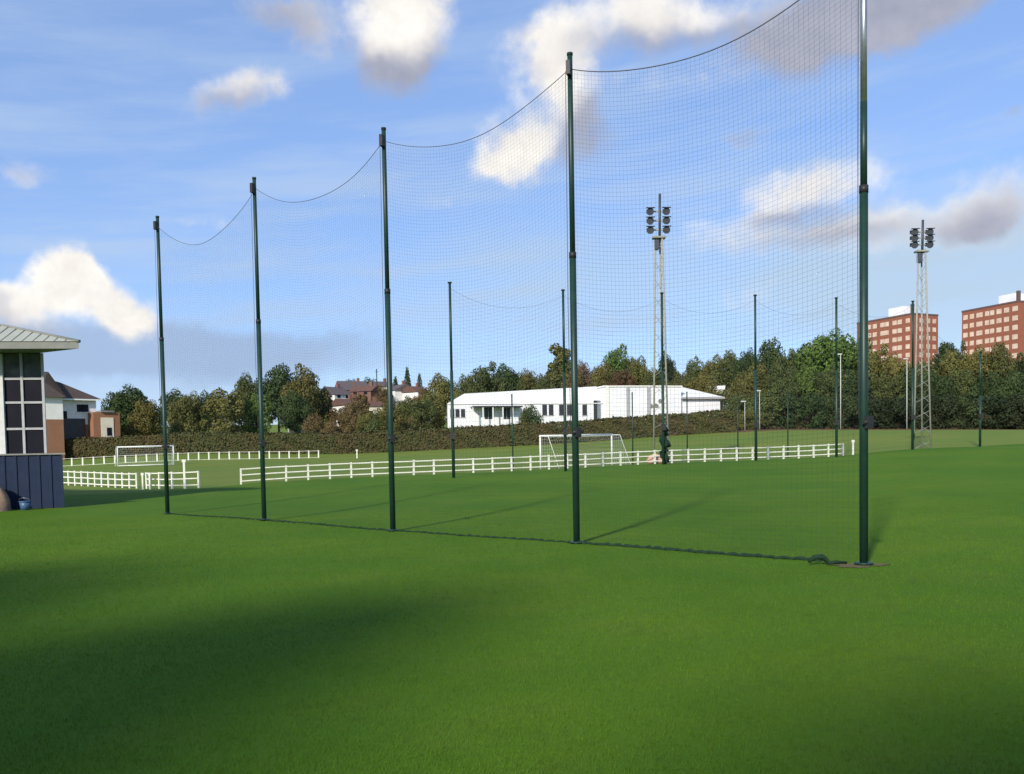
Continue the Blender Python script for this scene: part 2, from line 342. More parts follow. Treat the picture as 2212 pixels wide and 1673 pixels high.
# ------------------------------------------------------------------ near netting posts
HN = [11.8, 11.94, 11.63, 11.74, 11.8]
NB = [onz(167.6, 513.9), onz(264.3, 519.9), onz(393, 531), onz(576.8, 543.5), onz(863.8, 564.8)]
ADJ = ['farthest, beside the clubhouse shadow', 'in line with the gap in the white rails', 'third along the row, left of the tallest pair', 'with the goal right behind it', 'nearest and thickest, standing in a worn soil patch']
for i, (B, H) in enumerate(zip(NB, HN)):
    p = empty('netting_post', (B.x, B.y, 0), 'tall green steel netting post, '+ADJ[i], 'post', 'tall posts carrying the near net')
    nd = (NB[min(i+1, 4)]-NB[max(i-1, 0)]).normalized()
    rl = .082 if i < 4 else .078; ru = .066 if i < 4 else .063
    split = 7.1 if i == 4 else 7.0
    MB().tube([(0, 0, -.3), (0, 0, split)], rl, 16).build('lower_pole', M_green, p)
    MB().tube([(0, 0, split), (0, 0, split+2.3), (0, 0, H)], [ru, ru*.97, ru*.94], 16).build('upper_pole', M_galv if i == 4 else M_green, p) if i < 4 else None
    if i == 4:
        MB().tube([(0, 0, split), (0, 0, 8.7)], ru, 16).build('upper_pole', M_green, p)
        MB().tube([(0, 0, 8.7), (0, 0, H)], ru*.95, 16).build('top_pole', M_galv, p)['label'] = 'upper length in silver metal, its sun reflection put into the material'  # sun reflection on the top length put in as bright metal
    MB().tube([(0, 0, split-.08), (0, 0, split+.06)], rl+.006, 16).build('joint_collar', M_black, p)
    MB().tube([(0, 0, H-.02), (0, 0, H+.04)], ru+.006, 16).build('cap', M_black, p)
    pu = MB(); pu.tube([(-.03, -.10, H-.38), (.03, -.10, H-.38)], .085, 14); pu.box(-.05, .05, -.20, -.02, H-.52, H-.20)
    o = pu.build('pulley', M_black, p); o.rotation_euler.z = math.atan2(nd.y, nd.x)+.4
    w = MB(); w.box(-.07, .07, -.17, -.07, 2.6, 2.84); w.tube([(-.15, -.12, 2.72), (.15, -.12, 2.72)], .035, 10)
    o = w.build('winch', M_black, p); o.rotation_euler.z = .5
    MB().tube([(0, 0, .02), (0, 0, .05)], [rl+.10, rl+.09], 16).build('base_plate', M_green, p)
    MB().tube([(-rl-.03, -.03, 2.8), (-rl-.05, -.04, H*.5), (-rl-.03, -.03, H-.4)], .008, 5).build('halyard', M_rope, p)

def net_bay(name, A, Bp, hA, hB, sag, mesh_d, rad, label, group, zA=0, zB=0, heap=.05, bottom=.08, up=.33, belly=.18):
    A = Vector((A.x, A.y, 0)); B = Vector((Bp.x, Bp.y, 0)); L = (B-A).length
    ang = math.atan2((B-A).y, (B-A).x)
    root = empty(name, (A.x, A.y, 0), label, 'netting', group, ang)
    def top(s): return (zA+hA-up)*(1-s)+(zB+hB-up)*s-4*sag*s*(1-s)
    def bot(s): return zA*(1-s)+zB*s+bottom
    rip = random.random()*6
    def pos(s, v):
        zt, zb = top(s), bot(s); z = zb+(zt-zb)*v
        y = belly*math.sin(math.pi*s)*math.sin(math.pi*v)+.05*math.sin(9*s+rip+3*v)
        return (s*L, y, z)
    mb = MB(); nv = int(L/mesh_d); nh = int((max(hA, hB))/mesh_d)
    for i in range(1, nv):
        s = i/nv; mb.tube([pos(s, v/9) for v in range(10)], rad, 3, False)
    for j in range(1, nh):
        v = j/nh; mb.tube([pos(s/14, v) for s in range(15)], rad, 3, False)
    mb.build('net_mesh', M_cord, root)
    MB().tube([pos(s/24, 1) for s in range(25)], (.012 if heap > .04 else .009) if heap else .007, 6).build('top_rope', M_rope, root)
    if heap:
        pts = []; rr = []
        e = .88 if heap > .04 else 1.0
        for s in range(61):
            u = s/60*e; x, y, z = pos(u, 0); pts.append((x, y+.03*math.sin(s*.7)+.02*math.sin(s*1.7), .01+heap*.3+.015*math.sin(s*2.3))); rr.append(heap*(.55+.5*random.random()))
        MB().tube(pts, rr, 7).build('bottom_hem', M_netg, root)
    return root
sags = [1.28, 1.03, .80, .78]
NL = ['barrier net bay hanging between the two farthest green posts on the left', 'barrier net bay between the second and third green posts from the left', 'barrier net bay in front of the left half of the white building', 'nearest, largest barrier net bay, with the floodlight mast behind it']
heaps = [.026, .028, .032, .046]
for i in range(4):
    net_bay('barrier_net', NB[i], NB[i+1], HN[i], HN[i+1], sags[i], .105, (.0012, .0012, .0014, .0017)[i], NL[i], 'bays of the near barrier net', heap=heaps[i])
# loose bundle of net beside the nearest post
MB().tube([(-.30, 0, .06), (-.18, .03, .15), (-.06, -.03, .16), (.04, .04, .10), (.08, -.05, .04), (.22, .0, .05), (.45, .05, .03)], [.03, .05, .06, .05, .04, .035, .02], 9).build('net_bundle', M_netg, None, (NB[4].x-.72, NB[4].y+.1, 0))
tag(bpy.data.objects['net_bundle'], 'small dark bundle of gathered net lying left of the nearest post', 'net bundle')
sp_ = MB(); ring = []
for k in range(26):
    a = 2*math.pi*k/26; r = .42*(1+.25*math.sin(3*a+1)+.12*math.sin(7*a)); ring.append((r*1.25*math.cos(a), r*.75*math.sin(a), 0))
sp_.poly(ring); so_ = sp_.build('soil_patch', M_soil, None, (NB[4].x-.15, NB[4].y-.05, .006)); tag(so_, kind='structure')

# ------------------------------------------------------------------ far posts
HB = []
FLAB = ['leftmost, in front of the white building\'s left end', 'second from left, close to the near post and goal', 'beside the nearer floodlight mast', 'against the trees right of the white building', 'in front of the tallest trees', 'just left of the second floodlight mast', 'at far right before dark trees']
FADJ = []
for i, (B, (px, py, Y, ty)) in enumerate(zip(BPp, BP)):
    z = g1(B.x, B.y); zt = ztop(B.x, B.y, ty) if i < 6 else z+11.6
    if i == 6: zt = z+8.0
    H = zt-z; HB.append(H)
    p = empty('netting_post', (B.x, B.y, z), 'slim far netting post, '+FLAB[i], 'post', 'posts carrying the far net')
    MB().tube([(0, 0, -.3), (0, 0, H*.55)], .10, 12).build('lower_pole', M_green, p)
    MB().tube([(0, 0, H*.55), (0, 0, H)], .08, 12).build('upper_pole', M_green, p)
    MB().tube([(0, 0, H-.01), (0, 0, H+.06)], .13, 12).build('cap', M_black, p)
    w = MB(); w.box(-.16, .16, -.26, -.08, 2.4, 2.8); w.build('winch', M_black, p)
for i in range(6):
    zA, zB = g1(BPp[i].x, BPp[i].y), g1(BPp[i+1].x, BPp[i+1].y)
    net_bay('barrier_net', BPp[i], BPp[i+1], HB[i], HB[i+1], 1.0, .3, .0020,
            'thin net bay across the pitch, between the far green posts '+['left of the goal', 'in front of the goal', 'right of the nearer mast', 'right of the white building', 'behind the nearest tall post', 'by the second floodlight mast'][i], 'bays of the far barrier net', zA, zB, heap=0)
# net gathered up round the third far post
gb = MB(); pts = []; rr = []
for k in range(15):
    h = k/14*3.0; pts.append((.12*math.sin(k*1.3), -.05+.1*math.cos(k*1.7), h)); rr.append(.10+.20*math.sin(math.pi*min(1, (h+.3)/3.2))+.05*random.random())
gb.tube(pts, rr, 10); B = BPp[2]
o = gb.build('gathered_net', M_netg, None, (B.x+.15, B.y+.35, g1(B.x, B.y))); tag(o, 'green net gathered in a tall bunch around the post by the mast', 'net bundle')

# ------------------------------------------------------------------ short posts beyond the rail
base_p = None
sl = ['left of the goal', 'behind the goal and the near post', 'right of the goal', 'just past the mast', 'right of the mast', 'rightmost, near the tree bank']
for i, px in enumerate([513, 574, 633, 687.5, 738, 788]):
    t0_ = i/5; Y = 66+t0_*9; zt_guess = 0
    X = at(px, 465, Y).x; z = g1(X, Y); H = 5.6
    if base_p is None:
        p = empty('ball_stop_post', (X, Y, z), '', 'post', 'short thin posts behind the white rails'); base_p = p
        MB().tube([(0, 0, -.3), (0, 0, H)], .05, 8).build('pole', M_green, p); MB().tube([(0, 0, H), (0, 0, H+.05)], .065, 8).build('cap', M_black, p)
    else: p = copy_tree(base_p); p.location = (X, Y, z)
    p['label'] = 'short thin post behind the white rails, '+sl[i]

# ------------------------------------------------------------------ rail fences
post_me = MB().box(-.058, .058, -.055, .055, -.2, 1.05).build('post', M_white); post_mesh = post_me.data; bpy.data.objects.remove(post_me)
def fence(name, A, B, n, label, h=1.0, rails=(.98, .60, .22), thick=.037, gaps=(), pw=1.0):
    A = Vector((A.x, A.y, g1(A.x, A.y))); B = Vector((B.x, B.y, g1(B.x, B.y))); ang = math.atan2(B.y-A.y, B.x-A.x)
    root = empty(name, A, label, 'fence', 'white rail fences around the far pitch', ang)
    L = (Vector((B.x-A.x, B.y-A.y))).length; pts = []
    for i in range(n):
        s = i/(n-1); X = A.x+(B.x-A.x)*s; Y = A.y+(B.y-A.y)*s; z = g1(X, Y)-A.z; pts.append((s*L, z))
        if i in gaps: continue
        o = link('post', post_mesh, root, (s*L, 0, z+random.uniform(-.02, .02))); o.scale = (pw, 1, h); o.rotation_euler.y = random.uniform(-.02, .02)
    for r in rails:
        mb = MB()
        for i in range(n-1):
            (x0, z0), (x1, z1) = pts[i], pts[i+1]; d = random.uniform(-.012, .012)
            mb.prism([(x0, z0+r*h-thick+d), (x1, z1+r*h-thick+d), (x1, z1+r*h+thick+d), (x0, z0+r*h+thick+d)], -.085, -.057)
        mb.build('rail', M_white, root)
    return root
mid = at(541, 469.8, 64.2)
FLb = Vector((FL.x, FL.y, 0)); FRb = Vector((FR.x, FR.y, 0))
fence('rail_fence', FLb, FRb, 34, 'long white three-rail fence along the far side of the green pitch')
fence('rail_fence', at(50, 484.5, 65.5), at(137, 488.5, 61), 14, 'closely posted white lattice-like fence just right of the navy wall', h=1.02, rails=(.98, .58, .18))
fence('rail_fence', at(147, 488.5, 60.5), at(199, 488.5, 58), 5, 'short white fence panel behind the farthest tall post, beside the gap', h=1.08)
fence('rail_fence', at(50, 466.9, 114.5), at(318.5, 458, 122), 27, 'farthest white fence, in front of the hedge and behind the small goal', rails=(.98, .06), thick=.022, pw=1.5)
# loose white stakes
def stake(px, py, Y, h, label, w=.07):
    p = at(px, py, Y); z = g1(p.x, p.y); r = empty('marker_stake', (p.x, p.y, z), label, 'stake')
    MB().box(-w, w, -w, w, -.1, h).build('shaft', M_white, r); MB().box(-w*1.8, w*1.8, -w*1.2, w*1.2, h, h+.18).build('head', M_white, r)
stake(185, 487, 58.6, 1.75, 'white stake rising above the short white fence panel')
stake(357, 455, 118, 1.0, 'small white marker post at the foot of the brown hedge', .07)
stake(853, 455.5, 73, 1.05, 'single white stake beyond the right end of the long fence', .06)
for px, lb in ((143, 'thin white gate stake left of the short white fence panel'), (150, 'white gate stake touching the short white fence panel')):
    stake(px, 489, 59.5, .95, lb, .05)

# ------------------------------------------------------------------ goals
def goal(px0, py0, Y0, px1, py1, Y1, H, depth, label, closed):
    A = at(px0, py0, Y0); B = at(px1, py1, Y1); A.z = g1(A.x, A.y); zB = g1(B.x, B.y)
    L = math.hypot(B.x-A.x, B.y-A.y); ang = math.atan2(B.y-A.y, B.x-A.x); dz = zB-A.z
    g = empty('football_goal', A, label, 'goal', 'football goals', ang); r = .065
    MB().tube([(0, 0, -.1), (0, 0, H)], r, 12).build('upright', M_goal, g)
    MB().tube([(L, 0, dz-.1), (L, 0, dz+H)], r, 12).build('upright', M_goal, g)
    MB().tube([(-r, 0, H+r*.4), (L+r, 0, dz+H+r*.4)], r, 12).build('crossbar', M_goal, g)
    if closed: MB().tube([(0, -.02, .08), (L, -.02, dz+.08)], r*.9, 10).build('ground_bar', M_goal, g)
    for x, z in ((0, 0), (L, dz)):
        MB().tube([(x, 0, z+H), (x, depth*.45, z+H-.02), (x, depth, z+.05)], .028, 8).build('net_support', M_goal, g)
    nb = MB(); st = .24; n = int(L/st)
    for i in range(n+1):
        s = i/n; z = dz*s; nb.tube([(s*L, .02, z+H), (s*L, depth*.45, z+H-.08), (s*L, depth*.8, z+H*.45), (s*L, depth, z+.05)], .006, 3, False)
    prof = [(.02, H), (depth*.45, H-.08), (depth*.8, H*.45), (depth, .05)]
    for k in range(3):
        for j in range(5):
            u = j/5; y = prof[k][0]*(1-u)+prof[k+1][0]*u; z = prof[k][1]*(1-u)+prof[k+1][1]*u
            nb.tube([(0, y, z), (L*.5, y, z+dz*.5-.05), (L, y, z+dz)], .006, 3, False)
    for x, z0 in ((0, 0), (L, dz)):
        for j in range(1, 10):
            z = H*j/10; ym = depth*(1-z/H*.55) if z < H*.9 else depth*.45
            nb.tube([(x, 0, z0+z), (x, ym, z0+z)], .006, 3, False)
        for j in range(1, 8):
            y = depth*j/8; zt_ = H if y < depth*.45 else H*(1-(y-depth*.45)/(depth*.55))
            nb.tube([(x, y, z0+.03), (x, y, z0+zt_)], .006, 3, False)
    nb.build('net', M_gnet, g); g.scale.y = -1
goal(540.7, 469.2, 66.5, 612, 465.2, 71.5, 2.46, 2.0, 'larger white goal behind the long fence, in front of the hedge', False)
goal(118, 466.6, 108, 174, 465, 109.5, 2.35, 1.8, 'smaller white goal on the left, with a bar along its foot', True)
# pink cloth bag by the rail
o = MB(); o.tube([(0, 0, 0), (0, 0, .2), (.03, 0, .5), (.0, .02, .8), (.02, 0, .95)], [.36, .48, .42, .3, .1], 12)
p = at(654, 462, 69.0); bag = o.build('cloth_sack', M_pink, None, (p.x, p.y-.5, g1(p.x, p.y-.5))); bag.scale = (1.5, .8, .8)
tag(bag, 'pale pink cloth heap at the white rails beside the mast', 'cloth heap')

# ------------------------------------------------------------------ floodlight masts
def mast(px, py, Y, ty, wbot, label, lampf):
    p = at(px, py, Y); z = g1(p.x, p.y); H = ztop(p.x, p.y, ty)-z; fr = lampf; m_ = empty('floodlight_mast', (p.x, p.y, z), label, 'floodlight', 'floodlight masts')
    hl = H*(lampf[0]-.02); w0, w1 = wbot/2, .26
    cs = [(-1, -.3), (1, -.8), (.6, .9)]
    for a, b in cs: MB().tube([(a*w0, b*w0, -.2), (a*w1, b*w1, hl)], .07, 8).build('leg', M_galvd, m_)
    br = MB(); n = 26
    for k in range(n):
        f0, f1 = k/n, (k+1)/n; r0_, r1_ = w0+(w1-w0)*f0, w0+(w1-w0)*f1
        for j in range(3):
            a, b = cs[j], cs[(j+1) % 3]
            if k % 2: a, b = b, a
            if (j + k) % 2 == 0 or j == 1: br.tube([(a[0]*r0_, a[1]*r0_, f0*hl), (b[0]*r1_, b[1]*r1_, f1*hl)], .018, 4, False)
    br.build('bracing', M_galvd, m_)
    MB().tube([(0.1, 0, hl-.3), (0.15, 0, H)], .10, 10).build('finial_pole', M_darkg, m_)
    cg = MB(); cg.box(-.45, .55, -.35, .35, hl-.25, hl-.12)
    cg.build('platform', M_galvd, m_)
    ar = MB()
    hz = [H*v for v in lampf]
    for zz in hz: ar.box(-.9, .9, -.05, .05, zz-.05, zz+.05)
    ar.build('crossarm', M_galvd, m_)
    MB().box(-.32, 0, -.3, .1, hl-1.1, hl-.4).build('control_box', M_darkg, m_)
    for zz in hz:
        for x in (-.66, .60):
            hd = MB(); s = 1 if x > 0 else -1
            hd.tube([(x, -.10, zz-.02), (x, -.30, zz-.08)], [.18, .27], 14); hd.tube([(x, -.30, zz-.08), (x, -.34, zz-.09)], [.29, .29], 14)
            hd.box(x-.24, x+.24, -.12, .10, zz-.14, zz+.14)
            f_ = hd.build('lamp_head', M_darkg, m_)
            MB().box(x-.34, x+.34, -.55, -.30, zz+.17, zz+.20).build('hood', M_darkg, m_)
M_galvd = mat('weathered_galvanised', (.33, .33, .28), (.24, .25, .21), 3, .7, .1)
M_darkg = mat('dark_lamp_metal', (.04, .045, .06), (.07, .075, .09), 3, .5)
mast(660.5, 452.5, 70, 194, 1.15, 'taller lattice floodlight mast with six lamps, behind the near net', (.868, .902, .936))
mast(920.5, 451.0, 74.5, 220, 1.3, 'lattice floodlight mast with six lamps in front of the brick towers', (.893, .922, .948))

# ------------------------------------------------------------------ clubhouse at the left
fc_a = math.radians(8); SHEAR = 1.3
O_ = Vector((-20.75, 41.0, 0)); fu = Vector((math.cos(fc_a), math.sin(fc_a), 0)); fnn = Vector((-fu.y, fu.x, 0))
cb = empty('clubhouse', (O_.x, O_.y, g1(O_.x, O_.y)), 'glazed clubhouse corner with navy base wall and pale metal roof', 'building', None, fc_a); zc = cb.location.z
def cpl(px, py, off):
    o = O_+fnn*off; d = ray(px, py); k = (o-CAM).dot(fnn)/d.dot(fnn); P = CAM+d*k; return (P-o).dot(fu), P.z-zc
def shr(mb):
    mb.v = [(x-y*SHEAR, y, z) for x, y, z in mb.v]; return mb
zb = cpl(30, 455, 0)[1]
w = MB(); w.box(-20, 0, 0, 14, -.5, zb)
for k in range(40): w.box(-.5*k-.10, -.5*k-.02, -.045, -.001, 0, zb-.01)
shr(w).build('base_wall', M_navy, cb)
shr(MB().box(-20.05, .06, -.09, 14, zb, zb+.07)).build('wall_coping', M_soffit, cb)
yw = .7
def wx(src): return cpl(src*.32456, 400, yw)[0]
def wz(src): return cpl(30, src*.32456, yw)[1]
xr = wx(148)+yw*SHEAR; zt = wz(1087)
shr(MB().box(-20, xr-.02, yw+.12, 13, zb, zt)).build('inner_wall', M_navy, cb)
for r_i, (a, b_) in enumerate(((1167, 1087), (1240, 1167), (1321, 1240), (1403, 1321))):
    xs_ = [wx(135), wx(70), wx(8)]; xs_ += [xs_[-1]-.9*(k+1) for k in range(8)]
    for k in range(len(xs_)-1):
        MB().box(xs_[k+1]+.03, xs_[k]-.03, yw+.03, yw+.07, wz(a)+.03, wz(b_)-.03).build('window_pane', M_gglass if r_i == 0 else M_glass, cb)
xm = [wx(135), wx(70)]+[wx(8)-.9*(k+1) for k in range(8)]
for x in xm: MB().box(x-.055, x+.055, yw-.05, yw+.03, zb+.07, zt-.02).build('mullion', M_trim, cb)
MB().box(wx(-8), wx(14), yw-.12, yw+.05, zb+.07, zt-.05).build('pillar', M_trimw, cb)
for sy in (1167, 1240, 1321): MB().box(-12, wx(138), yw-.03, yw+.028, wz(sy)-.05, wz(sy)+.05).build('transom', M_trim, cb)
for k in range(6): shr(MB().box(xr-.021, xr+.02, yw+.4+k*1.9, yw+2.0+k*1.9, zb+.3, zt-.4)).build('side_pane', M_glass, cb)
ye = -1.0; ze = wz(1086); xe = cpl(79, 351, ye)[0]; off = xe+ye*SHEAR
fa = MB(); fa.box(-24, off, ye, 9, ze-.02, ze+.30); shr(fa).build('fascia', M_soffit, cb)
rf = MB(); zt2 = ze+.302
e0, e1, e2, e3 = (-24-ye*SHEAR, ye-.04, zt2), (xe+.05, ye-.04, zt2), (off-9*SHEAR, 9, zt2), (-24-9*SHEAR, 9, zt2)
p0, p1 = (-26, 4.2, ze+2.55), (xe-9, 4.2, ze+2.55)
rf.poly([e0, e1, p1, p0]).poly([e1, e2, p1]).poly([e2, e3, p0, p1]).poly([e3, e0, p0])
for k in range(40):          # standing seams belong to the metal sheet
    x = xe-.15-k*.45; f = min(1, (xe-x)/9.0)
    rf.tube([(x, ye-.03, zt2+.02), (x, ye+(4.2-ye)*f, zt2+.02+2.25*f)], .03, 4)
Rm = rf.build('roof', M_sage, cb)
MB().tube([e1, p1], .08, 6).build('hip_ridge', M_soffit, Rm)
# tan heap and blue bucket in front
def lump(name, m_, loc, sc, seed, lab, cat, pw=1.0):
    mb = MB(); rs = np.random.RandomState(seed); ph = rs.rand(6)*6; n, k = 20, 12
    for j in range(k+1):
        th = math.pi/2*j/k
        for i in range(n):
            a = 2*math.pi*i/n; r = math.cos(th)**pw*(1+.10*math.sin(2*a+ph[0])+.08*math.sin(3*a+ph[1]+2*th)+.04*math.sin(7*a+ph[2]+5*th))
            mb.v.append((r*math.cos(a)*sc[0], r*math.sin(a)*sc[1], math.sin(th)*sc[2]*(1+.05*math.sin(5*a+ph[3]))))
    for j in range(k):
        for i in range(n): mb.f.append((j*n+i, j*n+(i+1) % n, (j+1)*n+(i+1) % n, (j+1)*n+i)); mb.sm.append(True)
    o = mb.build(name, m_, None, loc); return tag(o, lab, cat)
p = onz(0, 511); lump('rubble_heap', M_stone, (p.x-.55, p.y, -.03), (1.15, .6, 1.45), 3, 'tan brown rubble heap leaning at the navy wall', 'heap', 1.25)
p = onz(25.5, 510.3); bu = empty('bucket', (p.x, p.y, 0), 'small blue bucket standing before the navy wall', 'bucket')
MB().tube([(0, 0, 0), (0, 0, .55)], [.26, .34], 18).build('body', M_bucket, bu)
MB().tube([(0, 0, .53), (0, 0, .58)], [.37, .37], 18).build('rim', M_bucket, bu)
bu.scale = (.72, .72, .72)
MB().tube([(-.35, 0, .55), (-.3, -.12, .72), (0, -.18, .80), (.3, -.12, .72), (.35, 0, .55)], .014, 5).build('handle', M_galv, bu)

# ------------------------------------------------------------------ facade helper
class Facade:
    def __init__(s, A, B):      # world points; local x along AB, local -y towards the viewer
        s.o = Vector((A.x, A.y, 0)); s.u = Vector((B.x-A.x, B.y-A.y, 0)); s.L = s.u.length; s.u.normalize(); s.n = Vector((-s.u.y, s.u.x, 0)); s.ang = math.atan2(s.u.y, s.u.x)
        s.z0 = g1(A.x, A.y)
    def uv(s, px, py):
        d = ray(px, py); k = (s.o-CAM).dot(s.n)/d.dot(s.n); P = CAM+d*k; return (P-s.o).dot(s.u), P.z-s.z0
    def root(s, name, label, cat, group=None): return empty(name, (s.o.x, s.o.y, s.z0), label, cat, group, s.ang)

# white building
fa = Facade(at(448, 425, 150), at(678, 420, 160))
wb = fa.root('leisure_building', 'long low white building with slim dark windows behind the hedge', 'building')
D2 = lambda x, y: fa.uv(x*K, y*K)
Zs = lambda zx, zy: fa.uv((1360+zx/2.5136)*.32456, (1160+zy/2.5136)*.32456)
x0, ze0 = D2(968, 872); x1, ze1 = D2(1470, 838)
xw2 = Zs(1260, 200)[0]
zl = ze0
hl_ = Zs(400, 222)[1]; hr = Zs(1300, 75)[1]
mw = MB().box(0, xw2, 0, 16, -1.5, zl); mw.v = [(2.6 if x == 0 and y == 16 else x, y, z) for x, y, z in mw.v]; mw.build('wall', M_wwall, wb)
MB().box(xw2+.003, x1, -.25, 16, -1.5, hr-.15).build('hall_wall', M_wwall, wb)
rt = MB(); zr0 = D2(1012, 847)[1]; xa = D2(1012, 847)[0]; zr1 = D2(1245, 831)[1]
rt.poly([(-.1, -.05, zl), (xw2, -.05, zl), (xw2, 4, zr1), (xa, 4, zr0)]).poly([(-.1, -.05, zl), (xa, 4, zr0), (xa+.8, 10, zr0), (2.4, 16.3, zl)]).poly([(xa, 4, zr0), (xw2, 4, zr1), (xw2, 10, zr1), (xa+.8, 10, zr0)])
rt.poly([(xw2, -.05, zl), (xw2, 16, zl), (xw2, 10, zr1), (xw2, 4, zr1)]).poly([(xa+.8, 10, zr0), (xw2, 10, zr1), (xw2, 16.3, zl), (2.4, 16.3, zl)]).build('roof', M_wroof, wb)
MB().box(-.1, xw2-.01, -.14, -.06, zl-.12, zl+.02).build('gutter', M_goal, wb)
MB().box(xw2-.15, x1+.2, -.4, 16.2, hr-.147, hr+.1).build('hall_roof', M_wroof, wb)
for zx in (85, 125, 168):
    a, h0 = Zs(zx, 315); _, h1 = Zs(zx, 252); f_ = MB().box(a-.35, a+.35, -.035, -.003, h0, h1).build('window', M_dark, wb)
    MB().box(a-.42, a+.42, -.10, -.037, h0-.1, h0).build('sill', M_trim, f_)
for zx in (800, 850, 930, 990, 1110):
    a, h0 = Zs(zx, 300); _, h1 = Zs(zx, 218); f_ = MB().box(a-.42, a+.42, -.035, -.003, h0, h1).build('window', M_dark, wb)
    MB().box(a-.5, a+.5, -.10, -.037, h0-.1, h0).build('sill', M_trim, f_)
for zx0, zx1 in ((335, 392), (478, 532)):
    a, h0 = Zs(zx0, 330); b2, h1 = Zs(zx1, 245); f_ = MB().box(a, b2, -.035, -.003, h0, h1).build('window', M_dark, wb)
    MB().box((a+b2)/2-.05, (a+b2)/2+.05, -.05, -.036, h0, h1).build('mullion', M_trim, f_)
a, h0 = Zs(1180, 350); b2, h1 = Zs(1232, 185)
dr = MB().box(a, (a+b2)/2, -.035, -.003, -1, h1).build('door', M_dark, wb); MB().box((a+b2)/2+.01, b2, -.06, -.003, -1, h1).build('door_leaf', M_grey, dr)
c0, _ = Zs(225, 240); c1, _ = Zs(605, 240); hz = Zs(400, 237)[1]
cn = MB().box(c0, c1, -2.2, -.03, hz-.12, hz+.1).build('canopy', M_dark, wb)
for k in range(6): MB().box(c0+(c1-c0)*k/5-.08, c0+(c1-c0)*k/5+.08, -2.15, -2.0, -1, hz-.121).build('column', M_goal, cn)
for zx in (1280, 1440, 1600): a = Zs(zx, 200)[0]; MB().box(a-.3, a+.3, -.42, -.252, -1.5, hr-.16).build('pilaster', M_trim if zx != 1280 else M_wroof, wb)
for zx, zy in ((1620, 230), (1660, 228), (1690, 192), (1690, 300)):
    a, h = Zs(zx, zy); MB().tube([(a, -.252, h), (a, -.32, h)], .38, 14).build('dark_disc', M_soffit, wb)  # small dark discs on the hall wall
# lower wing
x2, zw = D2(1557, 858); 
_, zg = D2(1500, 832)
MB().box(x1+.003, x2, .3, 13, -1.5, zw).build('wing_wall', M_wwall, wb)
rw = MB(); xq = D2(1500, 832)[0]
rw.poly([(x1+.01, -.3, zw), (x2+.6, -.3, zw), (xq, 5, zg), (x1+.01, 5, zg)]).poly([(x2+.6, -.3, zw), (x2+.6, 13.5, zw), (xq, 8, zg), (xq, 5, zg)]).poly([(x1+.01, 5, zg), (xq, 5, zg), (xq, 8, zg), (x1+.01, 8, zg)]).poly([(x1+.01, 8, zg), (xq, 8, zg), (x2+.6, 13.5, zw), (x1+.01, 13.5, zw)])
rw.build('wing_roof', M_wroof, wb); MB().box(x1+.02, x2+.65, -.36, -.28, zw-.3, zw+.03).build('wing_gutter', M_trim, wb)
for zx, zy in ((1768, 298), (1775, 178)):
    a, h = Zs(zx, zy); MB().tube([(a, .297, h), (a, .2, h)], .36, 14).build('dark_disc', M_soffit, wb)  # more dark discs, on the wing wall

# white and brick house on the left
fh = Facade(at(44, 439, 128), at(108, 436.5, 134))
hs = fh.root('brick_house', 'white and orange brick house with brown hip roof beside the clubhouse', 'house')
H1 = lambda zx, zy: fh.uv(zx/2.697*.32456, (980+zy/2.697)*.32456)
xl = H1(300, 700)[0]; xg = H1(495, 700)[0]; xe_ = H1(820, 700)[0]; ev = H1(600, 668)[1]; bl = H1(450, 845)[1]
MB().box(xl, xg, -1.5, 8, -2, bl).build('brick_wall', M_brick, hs)
MB().box(xl, xg-.01, -1.49, 8, bl, ev).build('rendered_wall', M_render, hs)
MB().box(xg+.003, xe_, 1.2, 8, bl*.9, ev).build('rendered_wall', M_render, hs)
MB().box(xg+.003, xe_-.01, 1.21, 8, -2, bl*.9-.002).build('brick_wall', M_brick, hs)
xb0 = H1(755, 900)[0]; xb1 = H1(975, 900)[0]; bt = H1(800, 785)[1]; 
MB().box(xb0, xb1, -1.2, 5, -2, bt).build('porch_wall', M_brick, hs)
a0, d0 = H1(820, 990); a1, d1 = H1(918, 830)
pd = MB().box(a0, a1, -1.28, -1.203, d0-1, d1).build('porch_door', M_cream, hs); MB().box(a0+.8, a1-.3, -1.31, -1.282, d0+.2, d1-1.5).build('door_window', M_glass, pd)
MB().box(H1(815, 800)[0], H1(920, 800)[0], -1.5, 1, bt+.003, bt+.25).build('porch_roof', M_soffit, hs)
for zx in (688, 730):
    a, h0 = H1(zx, 778); _, h1 = H1(zx, 715); wd = MB().box(a-.45, a+.45, 1.12, 1.197, h0, h1).build('window', M_glass, hs); MB().box(a-.55, a+.55, 1.02, 1.118, h0-.12, h0).build('sill', M_render, wd)
a, h0 = H1(548, 850); MB().box(a-.5, a+.5, 1.12, 1.197, h0, h0+1.4).build('window', M_glass, hs)
a, h0 = H1(540, 985); MB().box(a-1.2, a+3.2, 1.1, 1.197, h0-1, h0+2.7).build('dark_panel', M_dark, hs)  # plain dark panel low on the wall
rp = H1(445, 425); rq = H1(640, 520)
rh = MB(); xo = xe_+.6; 
rh.poly([(xl-.5, -2.1, ev), (xg+.4, -2.1, ev), (xg-3, 4.5, rp[1]), (xl+3, 4.5, rp[1])]).poly([(xg+.4, -2.1, ev), (xg+.4, 9, ev), (xg-3, 4.5, rp[1])]).poly([(xl-.5, -2.1, ev), (xl+3, 4.5, rp[1]), (xl-.5, 9, ev)]).poly([(xl-.5, 9, ev), (xl+3, 4.5, rp[1]), (xg-3, 4.5, rp[1]), (xg+.4, 9, ev)])
